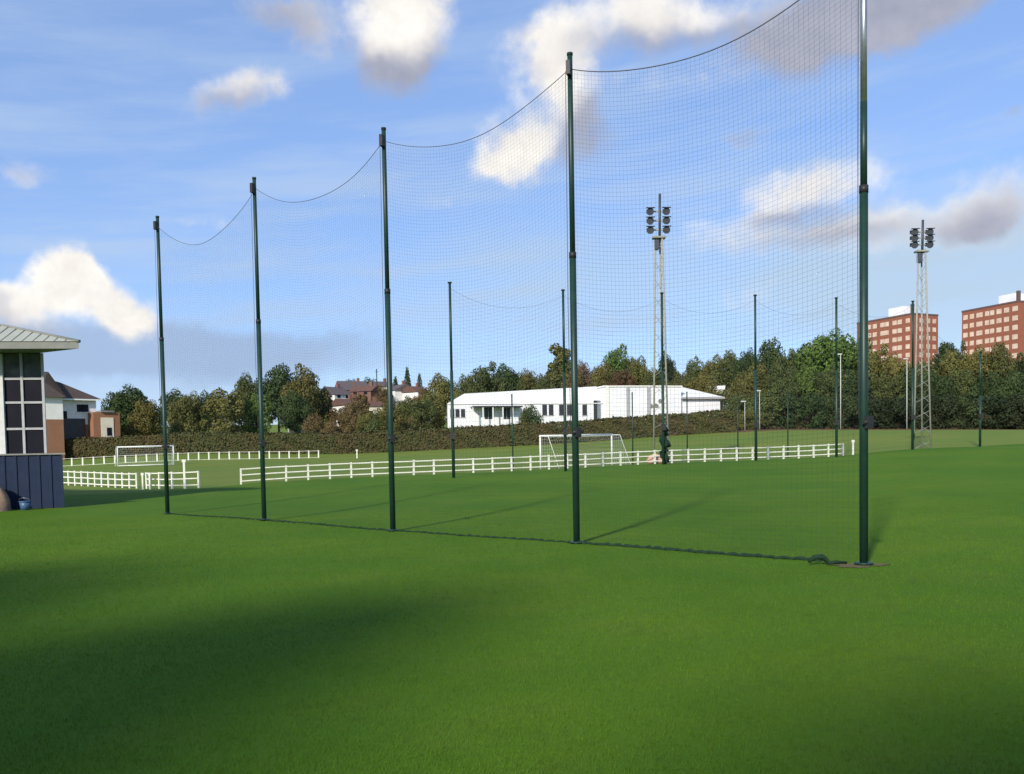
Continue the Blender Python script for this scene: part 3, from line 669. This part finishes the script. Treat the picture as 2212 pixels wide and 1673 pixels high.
rh.poly([(xg-4, .5, ev+.01), (xo, .5, ev+.01), (xo-4.5, 4.6, rq[1]), (xg-4, 4.6, rp[1]-.1)]).poly([(xo, .5, ev+.01), (xo, 9, ev+.01), (xo-4.5, 4.6, rq[1])]).poly([(xg-4, 9, ev+.01), (xo-4.5, 4.6, rq[1]), (xo, 9, ev+.01)]).poly([(xg-4, 4.6, rp[1]-.1), (xo-4.5, 4.6, rq[1]), (xg-4, 9, ev+.01)])
rr_ = rh.build('roof', M_brown, hs)
MB().box(xg-3.9, xg-3.1, 3.6, 4.4, rp[1]-1.2, rp[1]+.7).build('chimney', M_brick, rr_)
MB().box(xg+.01, xo, .42, .52, ev-.2, ev).build('gutter', M_goal, hs)

# small houses on the slope
def house(dx, dyb, Y, w_, wallm, roofm, rot, lab, eave=4.6, rise=2.4, d_=7):
    p = at(dx*K, dyb*K, Y); z = max(p.z, g1(p.x, Y)); z = p.z
    r = empty('small_house', (p.x, Y, z), lab, 'house', 'houses on the slope beyond the hedge', rot)
    MB().box(-w_/2, w_/2, -d_/2, d_/2, -8, eave).build('wall', wallm, r)
    q_ = MB(); hw = w_/2+.3; hd = d_/2+.3; ez = eave+.003
    gb_ = MB()
    q_.poly([(-hw, -hd, ez), (hw, -hd, ez), (hw, 0, ez+rise), (-hw, 0, ez+rise)]).poly([(hw, hd, ez), (-hw, hd, ez), (-hw, 0, ez+rise), (hw, 0, ez+rise)]).poly([(-hw, hd, ez), (-hw, -hd, ez), (-hw, 0, ez+rise)]).poly([(hw, -hd, ez), (hw, hd, ez), (hw, 0, ez+rise)])
    rf_ = q_.build('roof', roofm, r)
    if eave > 1: MB().box(w_*.25-.35, w_*.25+.35, -.35, .35, ez+rise-.8, ez+rise+.9).build('chimney', M_sbrick, rf_)
    k = max(2, int(w_/2.6))
    for i in range(k):
        xx = -w_/2+(i+.5)*w_/k
        for zz in () if eave < 1 else ((.4,) if eave < 3 else (.5, 2.2)):
            wn = MB().box(xx-.5, xx+.5, -d_/2-.04, -d_/2-.003, zz, zz+.95).build('window', M_glass, r)
house(652, 915, 205, 6, M_cream, M_redroof, .3, 'cream house with red roof half hidden behind the left trees', 3.4, 1.8)
house(688, 902, 215, 5.5, M_sbrick, M_redroof, -.5, 'dark red brick house right of the tall dark trees', 3.2, 1.8)
house(722, 880, 228, 5.5, M_render, M_greyroof, .9, 'grey roofed house facing sideways, high in the cluster', 3.0, 2.2)
house(748, 904, 200, 4.6, M_render, M_redroof, .7, 'white fronted house with a red gable in the cluster', 2.8, 1.6)
house(792, 872, 236, 6, M_sbrick, M_redroof, -.3, 'red roofed brick house at the middle of the slope', 3.0, 1.8)
house(822, 858, 250, 5.5, M_cream, M_greyroof, .5, 'small cream house on the slope, left of the third near post', 2.8, 1.6)
house(800, 902, 205, 4.6, M_cream, M_redroof, .5, 'cream house left of the third near post, just above the hedge', 2.4, 1.4)
house(868, 866, 238, 4.6, M_render, M_greyroof, -.9, 'white gabled house high on the slope right of the third near post', 2.6, 1.8)
house(896, 868, 236, 4.6, M_render, M_redroof, .9, 'second white gabled house high on the slope, nearer the conifers', 2.4, 1.7)
house(885, 906, 200, 5, M_cream, M_greyroof, .15, 'low cream house just above the hedge, right of the third near post', 1.8, 1.2)
house(755, 866, 255, 6, M_sbrick, M_greyroof, .4, 'grey roofed house on the skyline behind the cluster', 2.8, 1.6)
house(1546, 848, 215, 4, M_cream, M_render, -.3, 'small pale roof peeping over the right end of the white building', .5, 1.1, 5)
house(760, 860, 262, 8, M_sbrick, M_greyroof, .4, 'grey roofed house on the skyline behind the cluster', 3.2, 1.8)

# ------------------------------------------------------------------ tower blocks
def tower(pxc, Yc_, pxl, Yl, pxr, Yr, ty, colsL, colsR, lab, shafts, rows=9, fh_=2.75):
    C_ = at(pxc, ty, Yc_); Lp = at(pxl, ty, Yl); Rp = at(pxr, ty, Yr); zb_ = g1(C_.x, C_.y)-1; zt_ = C_.z
    u = Vector((C_.x-Lp.x, C_.y-Lp.y, 0)); LL = u.length; ang = math.atan2(u.y, u.x); u.normalize(); n = Vector((-u.y, u.x, 0))
    LR = 4.0
    while proj((C_.x+n.x*LR, C_.y+n.y*LR, C_.z))[0] < pxr and LR < 30: LR += .1
    r = empty('tower_block', (Lp.x, Lp.y, zb_), lab, 'tower block', 'red brick tower blocks', ang); H = zt_-zb_
    MB().box(0, LL, 0, LR, 0, H).build('wall', M_tbrick, r)
    rf_ = MB(); rf_.box(-.1, LL+.1, -.1, LR+.1, H+.003, H+.5).build('parapet', M_soffit2, r)
    MB().box(LL*.45, LL*.72, LR*.3, LR*.75, H+.502, H+3.8).build('lift_house', M_wwall, r)
    for s in shafts: MB().box(s-1.0, s+1.0, -1.0, -.003, 0, H+2.2).build('stair_shaft', M_tbrick, r)
    MB().box(LL-.9, LL-.1, .3, 1.2, H+.503, H+3.4).build('chimney', M_soffit2, r)
    def win(x0_, x1_, z0_, face):
        if face: mb = MB().box(x0_, x1_, -.08, -.004, z0_, z0_+1.45)
        else: mb = MB().box(LL+.004, LL+.08, x0_, x1_, z0_, z0_+1.45)
        return mb
    for k in range(rows):
        z0_ = H-2.5-k*fh_
        for c, wd in colsL:
            f_ = win(c*LL-wd/2, c*LL+wd/2, z0_, True).build('window', M_twin, r)
        for c, wd in colsR:
            win(c*LR-wd/2, c*LR+wd/2, z0_, False).build('window', M_twin, r)
M_soffit2 = mat('dark_parapet', (.10, .07, .065), (.14, .1, .09), 2, .8)
tower(912, 285, 857, 306, 938, 296, 314.3, [(c, 1.7) for c in (.12, .235, .34, .48, .56, .70, .79)]+[(.93, 1.6)], [(c, 1.5) for c in (.35, .62, .85)],
      'left brick tower block with white roof box, partly behind the trees', [])
tower(1018, 262, 962, 281, 1060, 278, 302, [(.07, 1.7), (.19, 1.5), (.47, 1.5), (.56, 1.4), (.68, 1.7), (.81, 1.7)]+[(.33, 2.2), (.955, 1.8)], [(c, 1.5) for c in (.3, .6)],
      'right brick tower block cut off by the edge of the picture', [])

# ------------------------------------------------------------------ trees
def leaf_mesh(name, n, size, centers, radii, cy=1.0, seed=1, cone=False):
    rs = np.random.RandomState(seed); k = len(centers); w_ = radii**2; w_ = w_/w_.sum()
    ci = rs.choice(k, n, p=w_); d = rs.normal(size=(n, 3)); d /= np.linalg.norm(d, axis=1)[:, None]
    rad = radii[ci]*(0.72+.36*rs.rand(n)); P = centers[ci]+d*rad[:, None]
    nr = d+rs.normal(size=(n, 3))*.45; nr[:, 2] += .15; nr /= np.linalg.norm(nr, axis=1)[:, None]
    a = np.cross(nr, rs.normal(size=(n, 3))); a /= np.linalg.norm(a, axis=1)[:, None]; b_ = np.cross(nr, a)
    s = size*(.6+.8*rs.rand(n))[:, None]
    V_ = np.empty((n*4, 3)); V_[0::4] = P-a*s; V_[1::4] = P-b_*s*.6; V_[2::4] = P+a*s; V_[3::4] = P+b_*s*.6
    me = bpy.data.meshes.new(name); me.vertices.add(n*4); me.vertices.foreach_set('co', V_.ravel())
    me.loops.add(n*4); me.loops.foreach_set('vertex_index', np.arange(n*4)); me.polygons.add(n)
    me.polygons.foreach_set('loop_start', np.arange(n)*4); me.polygons.foreach_set('loop_total', np.full(n, 4)); me.update(calc_edges=True)
    me.materials.append(M_leaf); return me
WN = {}
def crown_proto(seed, kind):
    rs = np.random.RandomState(seed); cs = []; rr = []
    if kind == 'round':
        for i in range(46):
            d = rs.normal(size=3); d /= np.linalg.norm(d); r = rs.rand()**.45
            c = np.array([d[0]*.36*r, d[1]*.36*r, .58+d[2]*.33*r]); cs.append(c); rr.append(.075+.085*rs.rand())
        for a in rs.rand(12)*6.28: cs.append(np.array([.36*math.cos(a), .36*math.sin(a), .22+.25*rs.rand()])); rr.append(.07+.05*rs.rand())
    elif kind == 'oval':
        for i in range(46):
            z = .14+.8*rs.rand(); w_ = .24*math.sin(math.pi*min(1, (z-.04)/.98))**.6; a = rs.rand()*6.28; q_ = rs.rand()**.4
            cs.append(np.array([w_*q_*math.cos(a), w_*q_*math.sin(a), z])); rr.append(.055+.06*rs.rand())
    elif kind == 'cone':
        for i in range(60):
            z = .08+.88*(i/60); w_ = .22*(1-z)**.8; a = i*2.4
            cs.append(np.array([w_*math.cos(a), w_*math.sin(a), z])); rr.append(.03+.06*(1-z)+.02*rs.rand())
    elif kind == 'poplar':
        for i in range(46):
            z = .06+.88*(i/46); w_ = .09*math.sin(math.pi*min(1, z*.95+.08))**.5; a = rs.rand()*6.28
            cs.append(np.array([w_*math.cos(a), w_*math.sin(a), z])); rr.append(.035+.04*rs.rand())
    elif kind == 'bush':
        for i in range(30):
            d = rs.normal(size=3); d /= np.linalg.norm(d); cs.append(np.array([d[0]*.4, d[1]*.4, .4+d[2]*.32])); rr.append(.14+.1*rs.rand())
    cs = np.array(cs); rr = np.array(rr)
    cs[:, 2] *= 1/np.max(cs[:, 2]+rr*.9); q_ = np.percentile(np.hypot(cs[:, 0], cs[:, 1])+rr*.9, 88); WN[kind] = WN.get(kind, 0) or q_
    cs[:, :2] *= WN[kind]/q_
    n = {'round': 12000, 'oval': 7000, 'cone': 4500, 'poplar': 4500, 'bush': 4000}[kind]
    return leaf_mesh('crown', n, 0.0185 if kind != 'bush' else .03, cs, rr, seed=seed), cs
def trunk_proto(seed, kind, cs):
    rs = np.random.RandomState(seed); mb = MB(); ht = {'round': .55, 'oval': .6, 'cone': .9, 'poplar': .85, 'bush': .3}[kind]
    mb.tube([(0, 0, -.05), (0, 0, .06), (.008, .004, ht*.6), (0, .0, ht)], [.032, .022, .016, .006], 8)
    if kind in ('round', 'oval'):
        for c in cs[:12]:
            z0_ = .18+.25*rs.rand(); mb.tube([(0, 0, z0_), (c[0]*.5, c[1]*.5, z0_+(c[2]-z0_)*.55), tuple(c)], [.011, .008, .003], 5)
    me = bpy.data.meshes.new('trunk'); me.from_pydata(mb.v, [], mb.f); me.update(); me.materials.append(M_bark); return me
PROT = {}
for kind, cnt in (('round', 4), ('oval', 2), ('cone', 1), ('poplar', 1), ('bush', 2)):
    PROT[kind] = []
    for i in range(cnt):
        me_, cs_ = crown_proto(100+i*7+len(kind), kind); PROT[kind].append((me_, trunk_proto(5+i, kind, cs_)))
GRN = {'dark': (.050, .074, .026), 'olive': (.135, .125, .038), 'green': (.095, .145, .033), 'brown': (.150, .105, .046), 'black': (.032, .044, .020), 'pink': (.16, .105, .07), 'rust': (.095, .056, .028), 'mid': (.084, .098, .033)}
CNAME = {'dark': 'dark green', 'olive': 'olive', 'green': 'bright green', 'brown': 'autumn brown', 'black': 'very dark', 'pink': 'pinkish brown', 'rust': 'rust red', 'mid': 'mid green'}
KNAME = {'round': 'spreading tree', 'oval': 'upright tree', 'cone': 'conifer', 'poplar': 'slender tree', 'bush': 'bush'}
cnt_ = 0
def tree(dx, dty, dr, Y, color, kind='round', where='', zbase=None, name='tree', group=None):
    """dx, dty: place and top over the field; dr: half width; Y: distance in metres"""
    global cnt_
    X = at(dx*K, 420, Y).x; z = g1(X, Y) if zbase is None else zbase; H = ztop(X, Y, dty*K)-z
    hw = dr*K*Y/FPX; wn = WN[kind]; s = hw/wn
    lst = PROT[kind]; cm, tm = lst[cnt_ % len(lst)]; cnt_ += 1
    r = empty('conifer' if kind == 'cone' else ('bush' if kind == 'bush' else name), (X, Y, z), '%s %s %s' % (CNAME[color], KNAME[kind], where), 'bush' if kind == 'bush' else 'tree', group or 'trees beyond the field', random.random()*6.28)
    c = link('crown', cm, r); c.scale = (s, s, H)
    k = random.uniform(.88, 1.12); b_ = GRN[color]; c.color = (b_[0]*k*random.uniform(.93, 1.07), b_[1]*k, b_[2]*k, 1)
    tr_ = link('trunk', tm, r); tr_.scale = (max(s*.8, H*.5), max(s*.8, H*.5), H)
    return r
# left and centre
T = [
 (285,832,62,165,'dark','round','right of the brick house roof'),(312,862,42,142,'olive','round','low in front of the first dark crown'),(250,850,30,170,'dark','round','touching the brick house roof'),
 (372,838,40,185,'dark','round','behind the farthest tall post'),(408,846,46,150,'olive','round','just right of the farthest tall post'),(450,843,36,180,'dark','round','in the gap between two olive crowns'),
 (492,838,44,150,'olive','oval','left of the second tall post'),(532,803,40,185,'mid','round','left of the second tall post, higher than its neighbour'),(555,850,36,155,'green','oval','behind the second tall post'),
 (602,786,62,190,'dark','round','tallest of the left clump'),(662,784,52,178,'olive','round','right half of the tallest left clump'),(640,840,40,165,'dark','round','under the tallest left clump'),
 (700,835,24,182,'brown','round','small, left edge of the house cluster'),(755,868,30,160,'brown','round','low, among the lower houses'),(715,905,28,150,'brown','round','low at the hedge below the houses'),
 (780,850,26,190,'brown','oval','between the houses mid slope'),(805,815,34,280,'dark','round','on the skyline left of the third post'),(765,818,26,290,'black','round','small, on the skyline above the houses'),
 (830,830,28,230,'brown','round','behind the third tall post'),(790,888,30,158,'olive','round','low, just left of the third post'),(846,868,30,150,'olive','oval','low, right behind the third post'),
 (856,812,15,270,'dark','cone','left of three on the skyline'),(882,792,15,275,'dark','cone','tallest of three on the skyline'),(908,806,14,270,'dark','cone','right of three on the skyline'),
 (882,855,32,170,'mid','round','below the three conifers'),(915,835,30,215,'brown','round','right of the three conifers'),(915,862,28,160,'mid','oval','left of the white building end'),
 (958,804,46,185,'olive','round','behind the left end of the white building'),(935,850,30,165,'olive','oval','touching the left end of the white building'),
 (1010,808,34,215,'mid','round','over the left end of the white roof'),(1052,780,52,205,'mid','round','largest behind the left part of the white roof'),(1098,783,46,215,'dark','round','dark half of the pair over the white roof'),
 (1145,797,38,215,'olive','round','over the middle of the white roof'),(1180,805,30,210,'mid','round','left of the slender tree'),(1210,744,30,215,'olive','poplar','rising beside the fourth tall post'),(1216,775,32,215,'mid','oval','thicker, under the slender one'),
 (1262,778,30,225,'pink','round','right of the fourth tall post'),(1240,800,34,205,'brown','round','low, behind the fourth tall post'),(1335,742,52,240,'green','round','large, left of the nearer mast'),(1300,778,34,225,'olive','round','left shoulder of the large bright one'),
 (1345,795,32,205,'rust','bush','in front of the large bright tree'),(1380,768,40,225,'olive','round','right shoulder of the large bright one'),(1290,808,36,200,'olive','round','over the tall part of the white building'),
 (1442,756,26,215,'black','round','right behind the nearer mast'),(1420,795,36,200,'mid','round','low, behind the nearer mast'),(1475,800,34,205,'olive','round','over the right end of the white building'),
 (1500,768,30,240,'mid','round','on the skyline above the wing roof'),(1540,765,34,235,'olive','round','on the skyline right of the wing roof'),(1520,806,36,200,'olive','round','just above the wing roof'),
 (770,862,30,182,'brown','round','in the middle of the house cluster'),(735,880,26,178,'brown','oval','between the white gable and the tall trees'),(772,888,22,190,'olive','round','between two cream houses low in the cluster'),(835,868,24,225,'brown','round','beside the third post, below the skyline'),(708,872,22,205,'olive','round','small, above the red brick house'),(820,880,26,170,'mid','round','right of the cream house in the cluster'),
 (862,895,26,155,'olive','bush','low at the hedge right of the third post'),(905,880,28,168,'brown','round','behind the low cream house'),(680,893,28,160,'brown','bush','low at the hedge left of the houses'),(810,905,30,150,'mid','bush','low at the hedge under the cream house'),
 (725,838,22,262,'dark','round','on the skyline at the left of the houses'),(845,845,24,262,'mid','round','on the skyline, third post in front'),
 (1535,838,26,182,'olive','bush','behind the ridge of the white wing'),(1563,840,22,178,'mid','bush','at the corner of the white wing roof'),
 (1580,754,44,225,'mid','round','left end of the big wood'),(1612,752,34,215,'dark','round','by the fourth far post'),
]
for a in T: tree(*a)
# the big wood on the right
Wd = [
 (1662,730,50,190,'dark','round','tall, left shoulder of the wood'),(1700,752,40,180,'mid','round','on the left slope of the wood'),(1735,738,50,185,'olive','round','left of the crest of the wood'),(1785,713,72,180,'green','round','highest of the wood, left of the nearest post'),
 (1845,722,60,185,'green','round','at the crest behind the nearest post'),(1895,742,52,175,'olive','round','just right of the nearest post'),(1940,762,46,175,'olive','round','below the left tower block'),
 (1985,778,44,170,'mid','round','behind the second mast'),(2040,738,30,215,'dark','oval','between the two tower blocks'),(2072,735,28,222,'dark','round','at the foot of the right tower block'),
 (2055,752,46,178,'olive','round','right of the second mast'),(2110,748,46,176,'olive','round','below the right tower block'),(2165,738,44,172,'mid','round','against the right tower block'),(2215,760,44,168,'dark','round','at the right edge of the picture'),(2260,750,50,172,'mid','round','past the right edge'),
 (1605,800,40,165,'olive','round','right of the white building end'),(1640,785,44,160,'olive','round','in the left part of the wood'),(1690,790,46,155,'mid','round','middle row at the left of the wood'),(1745,785,52,156,'green','round','middle row under the crest'),
 (1800,790,50,152,'mid','round','middle row left of the nearest post'),(1850,795,48,150,'dark','round','middle row behind the nearest post'),(1905,800,50,150,'mid','round','middle row right of the nearest post'),(1960,808,46,150,'dark','round','middle row left of the second mast'),
 (2015,800,48,150,'dark','round','middle row right of the second mast'),(2070,795,48,152,'mid','round','middle row under the gap of the towers'),(2125,798,50,150,'dark','round','middle row below the right tower'),(2185,800,48,148,'dark','round','middle row at the right edge'),
 (1600,850,34,146,'mid','bush','low beside the white building end'),(1650,845,42,138,'mid','bush','low at the left foot of the wood'),(1705,850,42,137,'dark','bush','low under the green part of the wood'),(1758,848,44,136,'dark','bush','low under the crest of the wood'),
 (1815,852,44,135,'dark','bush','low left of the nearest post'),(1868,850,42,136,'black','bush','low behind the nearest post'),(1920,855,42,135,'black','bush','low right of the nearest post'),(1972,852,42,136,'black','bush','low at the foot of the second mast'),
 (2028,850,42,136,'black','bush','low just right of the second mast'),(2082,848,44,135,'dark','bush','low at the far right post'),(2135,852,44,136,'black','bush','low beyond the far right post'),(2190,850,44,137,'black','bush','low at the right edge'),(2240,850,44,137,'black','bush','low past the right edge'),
 (1575,875,26,140,'mid','bush','at the hedge end by the white wing'),(1620,885,30,133,'olive','bush','at the hedge end, farther right'),
]
for a in Wd: tree(*a, group='trees of the wood on the right')
tree(1150, 872, 26, 142, 'dark', 'bush', 'against the white wall by its dark windows', name='bush')
tree(1135, 880, 18, 143, 'olive', 'bush', 'left of the dark one against the white wall', name='bush')

# ------------------------------------------------------------------ hedges
def hedge(pts, h, wdt, n, colr, label, seed):
    rs = np.random.RandomState(seed); P_ = []; N_ = []
    pts = [Vector(p) for p in pts]; seg = [(pts[i+1]-pts[i]).length for i in range(len(pts)-1)]; tot = sum(seg)
    def alongs(s):
        for i, L in enumerate(seg):
            if s <= L or i == len(seg)-1: return pts[i].lerp(pts[i+1], s/L), (pts[i+1]-pts[i]).normalized()
            s -= L
    o0 = pts[0]; root = empty('hedge', (o0.x, o0.y, g1(o0.x, o0.y)), label, 'hedge')
    core = MB(); k = int(tot/2); Vv = []
    for i in range(k+1):
        p, d = alongs(tot*i/k); z = g1(p.x, p.y); nn = Vector((-d.y, d.x)); hh = h*(.88+.05*math.sin(i*1.1))
        for sgn, zz in ((-1, -.3), (-1, hh), (1, hh), (1, -.3)): core.v.append((p.x+nn.x*sgn*wdt*.42-o0.x, p.y+nn.y*sgn*wdt*.42-o0.y, z+zz-root.location.z))
        if i:
            a = (i-1)*4; b2 = i*4
            for j in range(3): core.f.append((a+j, a+j+1, b2+j+1, b2+j)); core.sm.append(False)
    c_ = core.build('inner_branches', M_bark, root)
    S_ = rs.rand(n)*tot; side = rs.rand(n); xyz = np.zeros((n, 3)); nr = np.zeros((n, 3))
    for i in range(n):
        p, d = alongs(S_[i]); nn = Vector((-d.y, d.x)); lump_ = .18*math.sin(S_[i]*.9)+.12*math.sin(S_[i]*2.7+1)+.1*math.sin(S_[i]*.31)
        if side[i] < .62: v_ = rs.rand()*h; off = -wdt*.5-.1*lump_+rs.normal()*.10-.15*math.sin(v_*3+S_[i]*1.3); nx_ = (-nn.x, -nn.y, .2)
        elif side[i] < .9: v_ = h*(1+.10*lump_)+rs.normal()*.12; off = (rs.rand()-.5)*wdt; nx_ = (0, 0, 1)
        else: v_ = rs.rand()*h; off = wdt*.5; nx_ = (nn.x, nn.y, .2)
        xyz[i] = (p.x+nn.x*off-o0.x, p.y+nn.y*off-o0.y, v_); xyz[i, 2] += 0; nr[i] = nx_
    xyz[:, 2] += gz(xyz[:, 0]+o0.x, xyz[:, 1]+o0.y)-root.location.z
    nr += rs.normal(size=(n, 3))*.5; nr /= np.linalg.norm(nr, axis=1)[:, None]
    a = np.cross(nr, rs.normal(size=(n, 3))); a /= np.linalg.norm(a, axis=1)[:, None]; b_ = np.cross(nr, a); s = (.16*(.6+.8*rs.rand(n)))[:, None]
    V_ = np.empty((n*4, 3)); V_[0::4] = xyz-a*s; V_[1::4] = xyz-b_*s*.7; V_[2::4] = xyz+a*s; V_[3::4] = xyz+b_*s*.7
    me = bpy.data.meshes.new('foliage'); me.vertices.add(n*4); me.vertices.foreach_set('co', V_.ravel()); me.loops.add(n*4); me.loops.foreach_set('vertex_index', np.arange(n*4))
    me.polygons.add(n); me.polygons.foreach_set('loop_start', np.arange(n)*4); me.polygons.foreach_set('loop_total', np.full(n, 4)); me.update(calc_edges=True)
    me.materials.append(M_hedge); fo = link('foliage', me, root); fo.color = (*colr, 1); return root
def hedge_mat():
    m = bpy.data.materials.new('hedge_leaves'); m.use_nodes = True; q = NT(m.node_tree); b = q.n['Principled BSDF']
    g = q.new('ShaderNodeNewGeometry'); tc = q.new('ShaderNodeTexCoord'); P = tc.outputs['Object']
    r = g.outputs['Random Per Island']; n = q.noise(P, .18, 4); n2 = q.noise(P, 1.1, 3)
    c = q.mix(q.rng(n.outputs['Fac'], .4, .6), (.052, .064, .021, 1), (.072, .056, .025, 1))
    c = q.mix(q.rng(n2.outputs['Fac'], .45, .65, 0, .8), c, (.040, .058, .018, 1))
    c = q.mix(q.math('MULTIPLY', r, .5), c, (.12, .09, .04, 1))
    q.put(b.inputs['Base Color'], c); b.inputs['Roughness'].default_value = .8; b.inputs['Specular IOR Level'].default_value = .1; return m
M_hedge = hedge_mat()
def gp(px, py, Y): p = at(px, py, Y); return (p.x, p.y, 0)
hedge([gp(30, 461, 131), gp(195, 453.5, 131), gp(454, 449, 129), gp(569, 443, 127), gp(735, 433, 125)], 2.85, 2.2, 52000, (1, 1, 1), 'long brown-green clipped hedge running behind the goals and fences', 4)

# ------------------------------------------------------------------ pale lamp columns in the wood, mast on the slope
def lamp_col(dx, dty, Y, H, lab, r=.1):
    X = at(dx*K, 420, Y).x; zt_ = ztop(X, Y, dty*K); z = g1(X, Y)
    e_ = empty('lamp_column', (X, Y, z), lab, 'lamp post', 'pale lamp columns by the wood'); h = zt_-z
    MB().tube([(0, 0, -.3), (0, 0, h)], [r, r*.75], 8).build('column', M_galvp, e_)
    MB().box(-.55, .15, -.12, .12, h, h+.14).build('lamp_head', M_galvp, e_)
M_galvp = mat('pale_column_paint', (.55, .58, .54), (.48, .5, .46), 3, .6)
lamp_col(1816, 766, 131, 0, 'pale lamp column standing before the wood, left of the nearest post', .07)
lamp_col(1959, 776, 131.5, 0, 'thin pale lamp column left of the second floodlight mast', .07)
lamp_col(1641, 845, 129, 0, 'short pale lamp column by the fourth far post', .055)
lamp_col(1609, 868, 128, 0, 'shortest pale lamp column near the white building end', .05)
# thin antenna pole above the houses
X = at(816*K, 420, 240).x; zg_ = g1(X, 240); zt_ = ztop(X, 240, 797*K)
an = empty('antenna_pole', (X, 240, zg_), 'thin dark antenna pole on the skyline left of the third post', 'antenna')
MB().tube([(0, 0, 0), (0, 0, zt_-zg_)], .14, 6).build('pole', M_black, an); MB().box(-.5, .5, -.05, .05, zt_-zg_-.8, zt_-zg_-.7).build('crossbar', M_black, an)

# ------------------------------------------------------------------ shade trees behind the viewer (they cast the soft shade on the left)
def big_tree(X, Y, H, wdt, color, lab):
    r = empty('tree', (X, Y, -.1), lab, 'tree', 'unseen shade trees behind the viewpoint', random.random()*6)
    cm, tm = PROT['round'][int(abs(X)) % 4]; c = link('crown', cm, r); s = wdt/.92; c.scale = (s, s, H); c.color = (*GRN[color], 1)
    t_ = link('trunk', tm, r); t_.scale = (s*.6, s*.6, H)
SH = [(-30.5, -27, 31, 15, 'casting the widest shade'), (-39, -26, 31, 13, 'farthest left'), (-22, -31, 28.5, 12, 'second of the tallest three'), (-13.5, -33, 25.5, 12, 'left of the lower three'), (-6, -33, 25, 11, 'middle of the lower three'), (2.5, -32, 25.5, 12, 'farthest right'),
 (-26, -36, 33.5, 14, 'second row, tall middle one'), (-34, -35, 34, 15, 'second row, leftmost'), (-17.5, -40, 30, 13, 'second row, beside the tall middle one'), (-9.5, -41, 28.5, 12, 'second row, lower middle one'), (-1.5, -41, 28.5, 12, 'second row, rightmost'), (-29, -31, 28, 14, 'between both rows'), (-36, -30, 30, 14, 'left of the one between both rows'), (-24, -34, 30, 13, 'right of the one between both rows')]  # second row and the trees between, unseen, added to deepen the foreground shade
for X, Y, H, w_, lb in SH: big_tree(X, Y, H, w_, 'dark', 'unseen broad dark shade tree behind the viewpoint, '+lb)

# ------------------------------------------------------------------ short turf near the camera (uncountable)
NBL = 360000
rs = np.random.RandomState(3)
Yb = 4.6*np.exp(rs.rand(NBL)*math.log(34/4.6)); Xb = (rs.rand(NBL)*2-1)*Yb*.9
zb2 = gz(Xb, Yb); hgt = .020+.022*rs.rand(NBL); ang = rs.rand(NBL)*6.28; lean = rs.normal(size=(NBL, 2))*.012; wd = .0016+.0009*rs.rand(NBL); wd *= np.clip(Yb/8, 1, 3)
V_ = np.empty((NBL*3, 3)); cx, sy = np.cos(ang)*wd, np.sin(ang)*wd
V_[0::3] = np.stack([Xb-cx, Yb-sy, zb2-.002], -1); V_[1::3] = np.stack([Xb+cx, Yb+sy, zb2-.002], -1); V_[2::3] = np.stack([Xb+lean[:, 0], Yb+lean[:, 1], zb2+hgt], -1)
me = bpy.data.meshes.new('turf'); me.vertices.add(NBL*3); me.vertices.foreach_set('co', V_.ravel()); me.loops.add(NBL*3); me.loops.foreach_set('vertex_index', np.arange(NBL*3))
me.polygons.add(NBL); me.polygons.foreach_set('loop_start', np.arange(NBL)*3); me.polygons.foreach_set('loop_total', np.full(NBL, 3)); me.update(calc_edges=True)
m = bpy.data.materials.new('grass_blades'); m.use_nodes = True; q = NT(m.node_tree); b = q.n['Principled BSDF']; g = q.new('ShaderNodeNewGeometry'); tc = q.new('ShaderNodeTexCoord')
P = tc.outputs['Object']; n = q.noise(P, .12, 4, .6)
c = q.mix(g.outputs['Random Per Island'], (.064, .140, .005, 1), (.102, .182, .010, 1)); c = q.mix(q.rng(n.outputs['Fac'], .4, .6, .55, 0), c, (.050, .118, .007, 1))
c = q.mix(q.rng(q.noise(P, .5, 5, .65).outputs['Fac'], .5, .75, 0, .5), c, (.100, .148, .018, 1)); c = q.mix(q.rng(q.noise(P, 2.2, 4, .6).outputs['Fac'], .55, .75, 0, .45), c, (.045, .090, .008, 1))
q.put(b.inputs['Base Color'], c); b.inputs['Roughness'].default_value = .7; b.inputs['Specular IOR Level'].default_value = .15
me.materials.append(m); tf = link('turf', me); tag(tf, 'short mown green grass blades in the foreground', 'grass', kind='stuff')
